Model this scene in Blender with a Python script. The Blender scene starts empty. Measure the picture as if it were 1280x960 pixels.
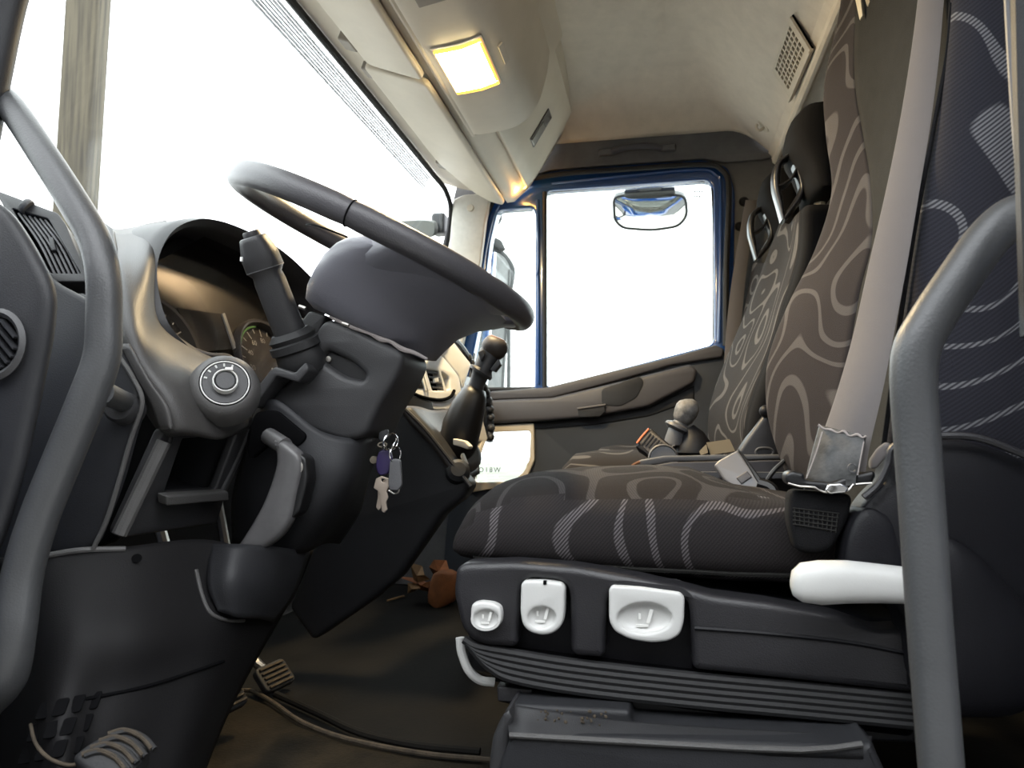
import bpy, bmesh, math, random
from mathutils import Vector, Matrix

random.seed(7)
# ------------------------------------------------------------------ camera, sky, exposure
F, VX, HY, ZC = 950.0, 825.0, 559.0, 0.45      # focal length (px), vanishing point of the across-cab direction, eye height above cab floor
PHI = math.atan((HY - 480) / F)
TH = math.atan((VX - 640) / F * math.cos(PHI))
SC = bpy.context.scene
COL = SC.collection
cd = bpy.data.cameras.new('camera')
cam = bpy.data.objects.new('camera', cd)
COL.objects.link(cam)
cam.location = (0, 0, ZC)
cam.rotation_euler = (math.pi / 2 + PHI, 0, TH)
cd.sensor_width = 36.0
cd.lens = F / 1280 * 36.0
cd.clip_start = 0.02
cd.dof.use_dof = True
cd.dof.focus_distance = 1.15
cd.dof.aperture_fstop = 9.0
SC.camera = cam

SC.view_settings.view_transform = 'Standard'
SC.view_settings.look = 'None'
SC.view_settings.gamma = 1.0
SC.view_settings.use_curve_mapping = False
SC.view_settings.exposure = 2.85

w = bpy.data.worlds.new('overcast_sky')
SC.world = w
w.use_nodes = True
nt = w.node_tree
bg = nt.nodes['Background']
tc = nt.nodes.new('ShaderNodeTexCoord')
nz = nt.nodes.new('ShaderNodeTexNoise')
nz.inputs['Scale'].default_value = 3.0
nz.inputs['Detail'].default_value = 5.0
rp = nt.nodes.new('ShaderNodeValToRGB')
rp.color_ramp.elements[0].position = 0.3
rp.color_ramp.elements[0].color = (0.79, 0.83, 0.87, 1)
rp.color_ramp.elements[1].position = 0.7
rp.color_ramp.elements[1].color = (0.96, 0.98, 1.0, 1)
mp = nt.nodes.new('ShaderNodeMapping')
mp.inputs['Scale'].default_value = (1, 1, 3)
nt.links.new(tc.outputs['Generated'], mp.inputs['Vector'])
nt.links.new(mp.outputs['Vector'], nz.inputs['Vector'])
nt.links.new(nz.outputs['Fac'], rp.inputs['Fac'])
nt.links.new(rp.outputs['Color'], bg.inputs['Color'])
bg.inputs['Strength'].default_value = 1.0

# ------------------------------------------------------------------ points of the place from sight lines
FW = Vector((-math.sin(TH) * math.cos(PHI), math.cos(TH) * math.cos(PHI), math.sin(PHI)))
RT = Vector((math.cos(TH), math.sin(TH), 0))
UP = RT.cross(FW)
EYE = Vector((0, 0, ZC))
def ray(px, py): return FW + RT * ((px - 640) / F) - UP * ((py - 480) / F)
def V(px, py, Y):
    d = ray(px, py); return EYE + d * (Y / d.y)
def VZ(px, py, Z):
    d = ray(px, py); return EYE + d * ((Z - ZC) / d.z)
def VXX(px, py, X):
    d = ray(px, py); return EYE + d * (X / d.x)
def PL(px, py, p0, n):
    d = ray(px, py); p0 = Vector(p0); n = Vector(n)
    return EYE + d * ((p0 - EYE).dot(n) / d.dot(n))

# ------------------------------------------------------------------ materials
MATS = {}
def mat(name, col, rough=0.5, metal=0.0, bump=0.0, bscale=400.0, var=0.0, vscale=6.0, vcol=None, coat=0.0, spec=0.5, sheen=0.0):
    m = bpy.data.materials.new(name)
    m.use_nodes = True
    t = m.node_tree
    b = t.nodes['Principled BSDF']
    b.inputs['Base Color'].default_value = (*col, 1)
    b.inputs['Roughness'].default_value = rough
    b.inputs['Metallic'].default_value = metal
    b.inputs['Specular IOR Level'].default_value = spec
    if coat:
        b.inputs['Coat Weight'].default_value = coat
        b.inputs['Coat Roughness'].default_value = 0.08
    if sheen:
        b.inputs['Sheen Weight'].default_value = sheen
    c = t.nodes.new('ShaderNodeTexCoord')
    if var or vcol:
        n = t.nodes.new('ShaderNodeTexNoise')
        n.inputs['Scale'].default_value = vscale
        n.inputs['Detail'].default_value = 6
        n.inputs['Roughness'].default_value = 0.65
        t.links.new(c.outputs['Object'], n.inputs['Vector'])
        r = t.nodes.new('ShaderNodeValToRGB')
        r.color_ramp.elements[0].position = 0.35
        r.color_ramp.elements[1].position = 0.68
        lo = tuple(max(0, x * (1 - var)) for x in col)
        hi = vcol if vcol else tuple(x * (1 + var) for x in col)
        r.color_ramp.elements[0].color = (*lo, 1)
        r.color_ramp.elements[1].color = (*hi, 1)
        t.links.new(n.outputs['Fac'], r.inputs['Fac'])
        t.links.new(r.outputs['Color'], b.inputs['Base Color'])
    if bump:
        n2 = t.nodes.new('ShaderNodeTexNoise')
        n2.inputs['Scale'].default_value = bscale
        n2.inputs['Detail'].default_value = 2
        t.links.new(c.outputs['Object'], n2.inputs['Vector'])
        bm_ = t.nodes.new('ShaderNodeBump')
        bm_.inputs['Strength'].default_value = bump
        bm_.inputs['Distance'].default_value = 0.001
        t.links.new(n2.outputs['Fac'], bm_.inputs['Height'])
        t.links.new(bm_.outputs['Normal'], b.inputs['Normal'])
    MATS[name] = m
    return m

M = MATS
mat('dash_plastic', (0.029, 0.029, 0.031), 0.48, bump=0.35, bscale=700, var=0.12, vscale=9)
mat('dash_grey', (0.075, 0.073, 0.072), 0.5, bump=0.5, bscale=650, var=0.1, vscale=8)
mat('dash_dark', (0.020, 0.0205, 0.023), 0.5, spec=0.3, bump=0.3, bscale=600, var=0.15, vscale=8)
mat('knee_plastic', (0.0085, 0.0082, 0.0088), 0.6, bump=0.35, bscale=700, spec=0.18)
mat('shoulder_lit_plastic', (0.042, 0.040, 0.039), 0.46, bump=0.5, bscale=650, var=0.08, vscale=8)  # dash plastic made paler, windscreen light put into the colour
mat('hub_plastic', (0.155, 0.155, 0.182), 0.45, bump=0.3, bscale=600)
mat('dash_brown', (0.030, 0.024, 0.021), 0.5, bump=0.35, bscale=700, var=0.12, vscale=9)
mat('black_plastic', (0.008, 0.008, 0.009), 0.42, bump=0.2, bscale=500)
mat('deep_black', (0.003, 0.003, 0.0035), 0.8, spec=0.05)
mat('rubber', (0.009, 0.009, 0.010), 0.65, bump=0.3, bscale=300)
mat('wheel_leather', (0.060, 0.058, 0.064), 0.42, bump=0.4, bscale=500, var=0.1)
mat('seat_plastic', (0.018, 0.0175, 0.020), 0.40, bump=0.4, bscale=650, var=0.12, vscale=10)
mat('cover_plastic', (0.006, 0.006, 0.008), 0.5, spec=0.25, bump=0.35, bscale=600, var=0.15, vscale=7)
mat('handle_grey', (0.56, 0.56, 0.545), 0.38, bump=0.1, bscale=600)
mat('lever_grey', (0.10, 0.098, 0.10), 0.36, var=0.2, vscale=14)
mat('icon_white', (0.75, 0.75, 0.72), 0.4)
mat('cream_plastic', (0.62, 0.555, 0.45), 0.5, bump=0.2, bscale=500, var=0.06, vscale=5)
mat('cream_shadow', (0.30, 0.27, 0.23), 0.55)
mat('cream_white', (0.62, 0.60, 0.54), 0.45, bump=0.15, bscale=500, var=0.12, vscale=14)
mat('headliner_felt', (0.70, 0.63, 0.53), 0.95, bump=0.9, bscale=320, var=0.05, vscale=22)
mat('side_felt', (0.125, 0.125, 0.13), 0.95, bump=0.9, bscale=320, var=0.14, vscale=18)
mat('pillar_felt', (0.11, 0.11, 0.112), 0.9, bump=0.8, bscale=320, var=0.15, vscale=15)
mat('blue_paint', (0.012, 0.055, 0.20), 0.22, coat=0.6, var=0.08)
mat('door_plastic', (0.041, 0.046, 0.055), 0.42, bump=0.3, bscale=500, var=0.1)
mat('armrest_grey', (0.058, 0.055, 0.060), 0.45, bump=0.3, bscale=500, var=0.08)
mat('chrome', (0.75, 0.75, 0.75), 0.16, metal=1.0)
mat('steel_dull', (0.45, 0.43, 0.40), 0.35, metal=1.0)
mat('mirror_glass', (0.92, 0.93, 0.93), 0.01, metal=1.0)
mat('exterior_grey', (0.030, 0.032, 0.034), 0.45, bump=0.2)
mat('plain_fabric', (0.026, 0.0255, 0.024), 0.9, spec=0.15, bump=0.9, bscale=900, var=0.1, vscale=30)
mat('charcoal_fabric', (0.008, 0.008, 0.009), 0.9, bump=0.7, bscale=900, spec=0.15)
mat('belt_sleeve', (0.012, 0.012, 0.012), 0.5, var=0.6, vscale=45, vcol=(0.055, 0.055, 0.057), bump=0.6, bscale=120)
mat('thread_white', (0.30, 0.27, 0.26), 0.9)
mat('letter_cream', (0.70, 0.62, 0.46), 0.8)
mat('floor_mat', (0.0065, 0.0062, 0.0058), 0.85, spec=0.15, bump=0.5, bscale=160, var=0.3, vscale=5, vcol=(0.0095, 0.0088, 0.0075))
mat('floor_dirt', (0.011, 0.0088, 0.0055), 0.95, spec=0.15, bump=1.0, bscale=220, var=0.4, vscale=9, vcol=(0.026, 0.020, 0.012))
mat('tread_dirt', (0.055, 0.042, 0.028), 0.9, bump=1.0, bscale=250, var=0.4, vscale=40)
mat('rag_orange', (0.20, 0.068, 0.020), 0.8, bump=0.7, bscale=200, var=0.25, vscale=25)
mat('rag_pale', (0.20, 0.115, 0.05), 0.8, var=0.2, vscale=25)
mat('key_brass', (0.42, 0.35, 0.29), 0.4, metal=0.6)
mat('fob_purple', (0.022, 0.014, 0.06), 0.4)
mat('tag_tan', (0.10, 0.085, 0.062), 0.85)
mat('red_orange', (0.75, 0.19, 0.05), 0.4)
mat('gauge_face', (0.012, 0.013, 0.014), 0.35)
mat('gauge_print', (0.45, 0.46, 0.44), 0.5)
mat('gauge_green', (0.12, 0.32, 0.10), 0.5)
mat('brown_cap', (0.16, 0.065, 0.025), 0.35)
mat('buckle_grey', (0.15, 0.148, 0.155), 0.35)
mat('silver_trim', (0.62, 0.62, 0.60), 0.38, var=0.05)
mat('mid_grey', (0.085, 0.085, 0.09), 0.45, bump=0.3)
mat('ground_dirt', (0.33, 0.29, 0.22), 0.95)
mat('print_grey', (0.28, 0.29, 0.29), 0.6)
mat('mirror_pale', (0.10, 0.105, 0.092), 0.5)
mat('marks_black', (0.03, 0.03, 0.035), 0.6)

def emit_mat(name, col, strength):
    m = bpy.data.materials.new(name); m.use_nodes = True
    t = m.node_tree; t.nodes.remove(t.nodes['Principled BSDF'])
    e = t.nodes.new('ShaderNodeEmission')
    e.inputs['Color'].default_value = (*col, 1); e.inputs['Strength'].default_value = strength
    t.links.new(e.outputs[0], t.nodes['Material Output'].inputs['Surface'])
    MATS[name] = m; return m
emit_mat('lamp_amber', (1.0, 0.42, 0.04), 0.75)
emit_mat('lamp_bulb', (1.0, 0.86, 0.50), 5.0)
emit_mat('marker_glow', (1.0, 0.55, 0.10), 1.3)

def glass_mat(name, tint=(1, 1, 1), refl=0.06):
    m = bpy.data.materials.new(name); m.use_nodes = True
    t = m.node_tree; t.nodes.remove(t.nodes['Principled BSDF'])
    a = t.nodes.new('ShaderNodeBsdfTransparent'); a.inputs['Color'].default_value = (*tint, 1)
    g = t.nodes.new('ShaderNodeBsdfGlossy'); g.inputs['Roughness'].default_value = 0.02
    x = t.nodes.new('ShaderNodeMixShader'); x.inputs[0].default_value = refl
    t.links.new(a.outputs[0], x.inputs[1]); t.links.new(g.outputs[0], x.inputs[2])
    t.links.new(x.outputs[0], t.nodes['Material Output'].inputs['Surface'])
    MATS[name] = m; return m
glass_mat('window_glass', (0.93, 0.97, 0.95), 0.05)
glass_mat('cluster_glass', (0.8, 0.78, 0.77), 0.03)

def frit_mat():
    m = bpy.data.materials.new('frit_dots'); m.use_nodes = True
    t = m.node_tree; b = t.nodes['Principled BSDF']
    b.inputs['Base Color'].default_value = (0.03, 0.03, 0.035, 1)
    c = t.nodes.new('ShaderNodeTexCoord')
    v = t.nodes.new('ShaderNodeTexVoronoi'); v.inputs['Scale'].default_value = 330; v.inputs['Randomness'].default_value = 0.0
    cmp_ = t.nodes.new('ShaderNodeMath'); cmp_.operation = 'LESS_THAN'; cmp_.inputs[1].default_value = 0.60
    a = t.nodes.new('ShaderNodeBsdfTransparent'); x = t.nodes.new('ShaderNodeMixShader')
    t.links.new(c.outputs['Object'], v.inputs['Vector']); t.links.new(v.outputs['Distance'], cmp_.inputs[0])
    t.links.new(cmp_.outputs[0], x.inputs[0]); t.links.new(a.outputs[0], x.inputs[1]); t.links.new(b.outputs[0], x.inputs[2])
    t.links.new(x.outputs[0], t.nodes['Material Output'].inputs['Surface'])
    MATS['frit_dots'] = m
frit_mat()

def fabric(name, base, band, scale=5.0, levels=5.0, width=0.10, hatch=0.0, hdir=(1, 0, 1), hscale=330.0, seed=0.0, stretch=(1, 1, 1), run=None):
    """printed contour-line upholstery: dark weave with pale swirling bands, optionally hatched by diagonal threads"""
    m = bpy.data.materials.new(name); m.use_nodes = True
    t = m.node_tree; b = t.nodes['Principled BSDF']
    N = t.nodes.new; L = t.links.new
    def math_(op, a, bv=None):
        n = N('ShaderNodeMath'); n.operation = op
        if isinstance(a, (int, float)): n.inputs[0].default_value = a
        else: L(a, n.inputs[0])
        if bv is not None:
            if isinstance(bv, (int, float)): n.inputs[1].default_value = bv
            else: L(bv, n.inputs[1])
        return n.outputs[0]
    c = N('ShaderNodeTexCoord'); mp = N('ShaderNodeMapping')
    mp.inputs['Location'].default_value = (seed, seed * 1.7, seed * 0.6)
    mp.inputs['Scale'].default_value = stretch
    L(c.outputs['Object'], mp.inputs['Vector'])
    n = N('ShaderNodeTexNoise'); n.inputs['Scale'].default_value = scale; n.inputs['Detail'].default_value = 0.0
    n.inputs['Distortion'].default_value = 0.35
    L(mp.outputs['Vector'], n.inputs['Vector'])
    fld = math_('MULTIPLY', n.outputs['Fac'], levels)
    if run:                                            # bands that run mostly one way
        rn = N('ShaderNodeVectorMath'); rn.operation = 'DOT_PRODUCT'; rn.inputs[1].default_value = run
        L(c.outputs['Object'], rn.inputs[0]); fld = math_('ADD', fld, rn.outputs['Value'])
    f = math_('FRACT', fld)
    d = math_('ABSOLUTE', math_('SUBTRACT', f, 0.5))
    mr = N('ShaderNodeMapRange'); mr.inputs['From Min'].default_value = width; mr.inputs['From Max'].default_value = width * 0.75
    L(d, mr.inputs['Value']); bandf = mr.outputs[0]
    # fine diagonal threads
    dp = N('ShaderNodeVectorMath'); dp.operation = 'DOT_PRODUCT'; dp.inputs[1].default_value = hdir
    L(c.outputs['Object'], dp.inputs[0])
    s = math_('SINE', math_('MULTIPLY', dp.outputs['Value'], hscale * 6.28))
    sm = N('ShaderNodeMapRange'); sm.inputs['From Min'].default_value = -0.35; sm.inputs['From Max'].default_value = 0.35
    sm.inputs['To Min'].default_value = 1.0 - hatch
    L(s, sm.inputs['Value'])
    fac = math_('MULTIPLY', bandf, sm.outputs[0])
    mix = N('ShaderNodeMixRGB'); mix.inputs[1].default_value = (*base, 1); mix.inputs[2].default_value = (*band, 1)
    L(fac, mix.inputs[0])
    # thread shade
    mul = N('ShaderNodeMixRGB'); mul.blend_type = 'MULTIPLY'; mul.inputs[0].default_value = 0.35
    L(mix.outputs[0], mul.inputs[1]); L(sm.outputs[0], mul.inputs[2])
    L(mul.outputs[0], b.inputs['Base Color'])
    b.inputs['Roughness'].default_value = 0.92
    b.inputs['Specular IOR Level'].default_value = 0.15
    n2 = N('ShaderNodeTexNoise'); n2.inputs['Scale'].default_value = 900; L(c.outputs['Object'], n2.inputs['Vector'])
    bp = N('ShaderNodeBump'); bp.inputs['Strength'].default_value = 0.6; bp.inputs['Distance'].default_value = 0.001
    L(n2.outputs['Fac'], bp.inputs['Height']); L(bp.outputs['Normal'], b.inputs['Normal'])
    MATS[name] = m; return m
fabric('swirl_top', (0.0145, 0.012, 0.012), (0.045, 0.041, 0.041), 6.5, 7.0, 0.13, 0.25, (1, 0, 1), 300, 0.3)
fabric('swirl_side', (0.024, 0.021, 0.0215), (0.105, 0.095, 0.099), 6.0, 4.2, 0.13, 0.85, (0.75, 0, -0.66), 290, 2.3, (1.3, 1, 0.8), (13.0, 0, -5.0))
fabric('swirl_wing', (0.023, 0.023, 0.030), (0.135, 0.135, 0.145), 5.0, 5.0, 0.085, 0.8, (0.6, 0.2, -0.75), 260, 3.1, (1, 1, 1), (-3.0, 0.0, 11.0))
fabric('swirl_back', (0.031, 0.027, 0.028), (0.085, 0.079, 0.079), 6.5, 5.0, 0.13, 0.3, (0.3, 1, 0.8), 300, 4.2, (1, 1, 1), (0.0, 5.0, 11.0))
fabric('swirl_far', (0.020, 0.0175, 0.017), (0.085, 0.080, 0.077), 6.0, 6.0, 0.11, 0.1, (1, 0, 1), 300, 1.0)

def belt_mat():
    m = mat('belt_web', (0.17, 0.155, 0.152), 0.55)
    t = m.node_tree; b = t.nodes['Principled BSDF']
    c = t.nodes.new('ShaderNodeTexCoord'); wv = t.nodes.new('ShaderNodeTexWave')
    wv.inputs['Scale'].default_value = 330; wv.bands_direction = 'Z'; wv.inputs['Distortion'].default_value = 1.5
    t.links.new(c.outputs['Object'], wv.inputs['Vector'])
    bp = t.nodes.new('ShaderNodeBump'); bp.inputs['Strength'].default_value = 0.7; bp.inputs['Distance'].default_value = 0.001
    t.links.new(wv.outputs['Fac'], bp.inputs['Height']); t.links.new(bp.outputs['Normal'], b.inputs['Normal'])
belt_mat()

def wood_mat():
    m = mat('weathered_wood', (0.25, 0.21, 0.14), 0.85)
    t = m.node_tree; b = t.nodes['Principled BSDF']
    c = t.nodes.new('ShaderNodeTexCoord'); mp = t.nodes.new('ShaderNodeMapping'); mp.inputs['Scale'].default_value = (14, 14, 0.7)
    n = t.nodes.new('ShaderNodeTexNoise'); n.inputs['Scale'].default_value = 4; n.inputs['Detail'].default_value = 8
    r = t.nodes.new('ShaderNodeValToRGB')
    r.color_ramp.elements[0].position = 0.32; r.color_ramp.elements[0].color = (0.034, 0.028, 0.019, 1)
    r.color_ramp.elements[1].position = 0.62; r.color_ramp.elements[1].color = (0.078, 0.065, 0.043, 1)
    t.links.new(c.outputs['Object'], mp.inputs['Vector']); t.links.new(mp.outputs['Vector'], n.inputs['Vector'])
    t.links.new(n.outputs['Fac'], r.inputs['Fac']); t.links.new(r.outputs['Color'], b.inputs['Base Color'])
wood_mat()
mat('shade_wall_dark', (0.09, 0.088, 0.086), 0.9, var=0.3, vscale=5)  # colour of the added wall that blocks low light

def ground_mat():
    t = M['ground_dirt'].node_tree; b = t.nodes['Principled BSDF']
    c = t.nodes.new('ShaderNodeTexCoord')
    n = t.nodes.new('ShaderNodeTexNoise'); n.inputs['Scale'].default_value = 1.3; n.inputs['Detail'].default_value = 8
    r = t.nodes.new('ShaderNodeValToRGB')
    r.color_ramp.elements[0].position = 0.3; r.color_ramp.elements[0].color = (0.36, 0.34, 0.31, 1)
    r.color_ramp.elements[1].position = 0.7; r.color_ramp.elements[1].color = (0.50, 0.485, 0.455, 1)
    # near ground kept pale as added bounce light, dull grass and soil beyond
    g = t.nodes.new('ShaderNodeTexNoise'); g.inputs['Scale'].default_value = 0.35; g.inputs['Detail'].default_value = 6
    gr = t.nodes.new('ShaderNodeValToRGB')
    gr.color_ramp.elements[0].position = 0.4; gr.color_ramp.elements[0].color = (0.115, 0.125, 0.085, 1)
    gr.color_ramp.elements[1].position = 0.6; gr.color_ramp.elements[1].color = (0.16, 0.153, 0.132, 1)
    ln = t.nodes.new('ShaderNodeVectorMath'); ln.operation = 'LENGTH'
    mr = t.nodes.new('ShaderNodeMapRange'); mr.inputs['From Min'].default_value = 9; mr.inputs['From Max'].default_value = 12
    mx = t.nodes.new('ShaderNodeMixRGB')
    L = t.links.new
    L(c.outputs['Object'], n.inputs['Vector']); L(n.outputs['Fac'], r.inputs['Fac'])
    L(c.outputs['Object'], g.inputs['Vector']); L(g.outputs['Fac'], gr.inputs['Fac'])
    L(c.outputs['Object'], ln.inputs[0]); L(ln.outputs['Value'], mr.inputs['Value'])
    L(mr.outputs[0], mx.inputs[0]); L(r.outputs['Color'], mx.inputs[1]); L(gr.outputs['Color'], mx.inputs[2])
    L(mx.outputs[0], b.inputs['Base Color'])
ground_mat()

# ------------------------------------------------------------------ object helpers
ROOTS = []
def thing(name, label, cat, group=None):
    o = bpy.data.objects.new(name, None); COL.objects.link(o)
    o.empty_display_size = 0.05
    o['label'] = label; o['category'] = cat
    if group: o['group'] = group
    ROOTS.append(o); return o
def shell(name, label=None):
    o = bpy.data.objects.new(name, None); COL.objects.link(o)
    o['kind'] = 'structure'
    if label: o['label'] = label
    ROOTS.append(o); return o
def tag(o, label, cat, group=None):
    o['label'] = label; o['category'] = cat
    if group: o['group'] = group
    return o
def struct(o, label=None):
    o['kind'] = 'structure'
    if label: o['label'] = label
    return o
def wloc(o):
    v = Vector((0, 0, 0))
    while o is not None: v += o.location; o = o.parent
    return v
def mo(name, verts, faces, m, parent=None, smooth=35, bev=0.0, seg=2, sub=0, solid=0.0, label=None, fixn=True):
    """link one mesh object from world-space vertices; origin at its own centre"""
    vs = [Vector(v) for v in verts]
    lo = Vector((min(v.x for v in vs), min(v.y for v in vs), min(v.z for v in vs)))
    hi = Vector((max(v.x for v in vs), max(v.y for v in vs), max(v.z for v in vs)))
    c = (lo + hi) / 2
    me = bpy.data.meshes.new(name)
    me.from_pydata([tuple(v - c) for v in vs], [], faces)
    if fixn:
        b = bmesh.new(); b.from_mesh(me); bmesh.ops.recalc_face_normals(b, faces=b.faces); b.to_mesh(me); b.free()
    me.validate()
    o = bpy.data.objects.new(name, me)
    COL.objects.link(o)
    me.materials.append(M[m] if isinstance(m, str) else m)
    if parent is not None:
        o.parent = parent; o.location = c - wloc(parent)
    else: o.location = c
    if smooth:
        for p in me.polygons: p.use_smooth = True
        if not sub: me.set_sharp_from_angle(angle=math.radians(smooth))
    if solid:
        md = o.modifiers.new('thick', 'SOLIDIFY'); md.thickness = solid; md.offset = -1
    if bev:
        md = o.modifiers.new('bevel', 'BEVEL'); md.width = bev; md.segments = seg; md.limit_method = 'ANGLE'
        md.angle_limit = math.radians(35); md.harden_normals = True
    if sub:
        md = o.modifiers.new('sub', 'SUBSURF'); md.levels = sub; md.render_levels = sub
    if label: o['label'] = label
    return o
def cat_rom(pts, n, closed=False):
    pts = [Vector(p) for p in pts]; out = []; k = len(pts)
    rng = range(k) if closed else range(k - 1)
    for i in rng:
        if closed: a, b, c, d = pts[(i - 1) % k], pts[i], pts[(i + 1) % k], pts[(i + 2) % k]
        else:
            b, c = pts[i], pts[i + 1]
            a = pts[i - 1] if i > 0 else b * 2 - c
            d = pts[i + 2] if i + 2 < k else c * 2 - b
        for j in range(n):
            t = j / n; t2 = t * t; t3 = t2 * t
            out.append(0.5 * (2 * b + (c - a) * t + (2 * a - 5 * b + 4 * c - d) * t2 + (3 * b - a - 3 * c + d) * t3))
    if not closed: out.append(pts[-1])
    return out
def lerp_list(vals, n):
    out = []
    for i in range(len(vals) - 1):
        for j in range(n): out.append(vals[i] + (vals[i + 1] - vals[i]) * j / n)
    out.append(vals[-1]); return out
def loft_vf(rings, closed=True, caps=True, loop=False):
    n = len(rings[0]); vs = [p for r in rings for p in r]; fs = []
    R = len(rings)
    for i in range(R if loop else R - 1):
        a, b = i * n, ((i + 1) % R) * n
        for j in range(n if closed else n - 1):
            k = (j + 1) % n
            fs.append((a + j, a + k, b + k, b + j))
    if caps and closed and not loop:
        fs.append(tuple(range(n))[::-1]); fs.append(tuple((R - 1) * n + j for j in range(n)))
    return vs, fs
def loft(name, rings, m, parent=None, **k):
    kk = {x: k.pop(x) for x in ('closed', 'caps', 'loop') if x in k}
    return mo(name, *loft_vf(rings, **kk), m, parent, **k)
def tube_vf(pts, r, seg=12, n=6, closed=False, sm=True):
    P = cat_rom(pts, n, closed) if sm else [Vector(p) for p in pts]
    if isinstance(r, (list, tuple)): R = lerp_list(list(r), n) if sm else list(r)
    else: R = [r] * len(P)
    rings = []; prev = None
    for i, p in enumerate(P):
        if closed: t = P[(i + 1) % len(P)] - P[i - 1]
        else: t = P[min(i + 1, len(P) - 1)] - P[max(i - 1, 0)]
        t.normalize()
        if prev is None:
            a = Vector((0, 0, 1)) if abs(t.z) < 0.9 else Vector((1, 0, 0))
            prev = t.cross(a).normalized()
        u = (prev - t * prev.dot(t)).normalized(); v = t.cross(u); prev = u
        rings.append([p + (u * math.cos(q) + v * math.sin(q)) * R[i] for q in [2 * math.pi * s / seg for s in range(seg)]])
    return loft_vf(rings, loop=closed)
def tube(name, pts, r, m, parent=None, seg=12, n=6, closed=False, sm=True, **k):
    return mo(name, *tube_vf(pts, r, seg, n, closed, sm), m, parent, **k)
def basis(n):
    n = Vector(n).normalized()
    a = Vector((0, 0, 1)) if abs(n.z) < 0.9 else Vector((1, 0, 0))
    u = a.cross(n).normalized(); v = n.cross(u); return u, v, n
def lathe_vf(prof, o, ax, seg=24, su=1.0, sv=1.0, u=None):
    """prof = (radius, height along axis)"""
    U, W, A = basis(ax); o = Vector(o)
    if u is not None:
        U = Vector(u); U = (U - A * U.dot(A)).normalized(); W = A.cross(U)
    rings = [[o + A * h + (U * math.cos(q) * su + W * math.sin(q) * sv) * max(r, 1e-5) for q in [2 * math.pi * s / seg for s in range(seg)]] for r, h in prof]
    return loft_vf(rings)
def lathe(name, prof, o, ax, m, parent=None, seg=24, su=1.0, sv=1.0, u=None, **k):
    return mo(name, *lathe_vf(prof, o, ax, seg, su, sv, u), m, parent, **k)
def box_vf(c, u, v, w_):
    c, u, v, w_ = map(Vector, (c, u, v, w_))
    vs = [c + u * a + v * b + w_ * d for a in (-.5, .5) for b in (-.5, .5) for d in (-.5, .5)]
    fs = [(0, 1, 3, 2), (4, 6, 7, 5), (0, 4, 5, 1), (2, 3, 7, 6), (0, 2, 6, 4), (1, 5, 7, 3)]
    return vs, fs
def box(name, c, s, m, parent=None, **k):
    return mo(name, *box_vf(c, (s[0], 0, 0), (0, s[1], 0), (0, 0, s[2])), m, parent, **k)
def obox(name, c, u, v, w_, m, parent=None, **k): return mo(name, *box_vf(c, u, v, w_), m, parent, **k)
def merge(parts):
    V_, F_ = [], []
    for v, f in parts:
        k = len(V_); V_ += list(v); F_ += [tuple(i + k for i in q) for q in f]
    return V_, F_
def rnd(pts, r, seg=5):
    """round the corners of a 2-D polygon; r a number or one radius per corner"""
    out = []; n = len(pts)
    for i in range(n):
        rr = r[i] if isinstance(r, (list, tuple)) else r
        p = Vector(pts[i][:2]); a = Vector(pts[i - 1][:2]); b = Vector(pts[(i + 1) % n][:2])
        da, db = a - p, b - p
        if rr <= 0 or da.length < 1e-6 or db.length < 1e-6: out.append(tuple(p)); continue
        d = min(rr, da.length * 0.48, db.length * 0.48)
        s, e = p + da.normalized() * d, p + db.normalized() * d
        for k in range(seg + 1):
            t = k / seg
            q = s * (1 - t) ** 2 + p * 2 * t * (1 - t) + e * t * t
            out.append(tuple(q))
    return out
def plate_vf(outer, holes, frame, depth, bev=0.0, bres=2):
    """flat slab with holes. outlines are 2-D in frame (o, u, v, n); the slab runs from o along n"""
    cu = bpy.data.curves.new('tmp', 'CURVE'); cu.dimensions = '2D'; cu.fill_mode = 'BOTH'
    cu.extrude = max(depth / 2 - bev, 1e-5); cu.bevel_depth = bev; cu.bevel_resolution = bres; cu.offset = -bev
    for ol in [outer] + list(holes):
        s = cu.splines.new('POLY'); s.points.add(len(ol) - 1); s.use_cyclic_u = True
        for i, p in enumerate(ol): s.points[i].co = (p[0], p[1], 0, 1)
    ob = bpy.data.objects.new('tmp', cu)
    me = bpy.data.meshes.new_from_object(ob)
    o, u, v, n = [Vector(x) for x in frame]
    vs = [o + u * q.co.x + v * q.co.y + n * (q.co.z + depth / 2) for q in me.vertices]
    fs = [tuple(p.vertices) for p in me.polygons]
    bpy.data.objects.remove(ob); bpy.data.curves.remove(cu); bpy.data.meshes.remove(me)
    # weld
    key = {}; nv = []; mp_ = []
    for q in vs:
        k = (round(q.x, 6), round(q.y, 6), round(q.z, 6))
        if k not in key: key[k] = len(nv); nv.append(q)
        mp_.append(key[k])
    nf = []
    for f in fs:
        g = []
        for i in f:
            if mp_[i] not in g: g.append(mp_[i])
        if len(g) > 2: nf.append(tuple(g))
    return nv, nf
def yframe(Y): return (Vector((0, Y, 0)), Vector((1, 0, 0)), Vector((0, 0, 1)), Vector((0, 1, 0)))
def p2(pts, Y):
    out = []
    for p in pts:
        q = V(p[0], p[1], Y); out.append((q.x, q.z))
    return out
def pxplate(name, pts, Y, depth, m, parent=None, r=0.0, bev=0.004, holes=(), hr=0.006, **k):
    """slab in the fore-and-aft upright plane y = Y, running away from the door for `depth`"""
    o = rnd(p2(pts, Y), r) if r else p2(pts, Y)
    hs = [rnd(p2(h, Y), hr) for h in holes]
    k.setdefault('smooth', 40)
    return mo(name, *plate_vf(o, hs, yframe(Y), depth, bev), m, parent, **k)
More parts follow.
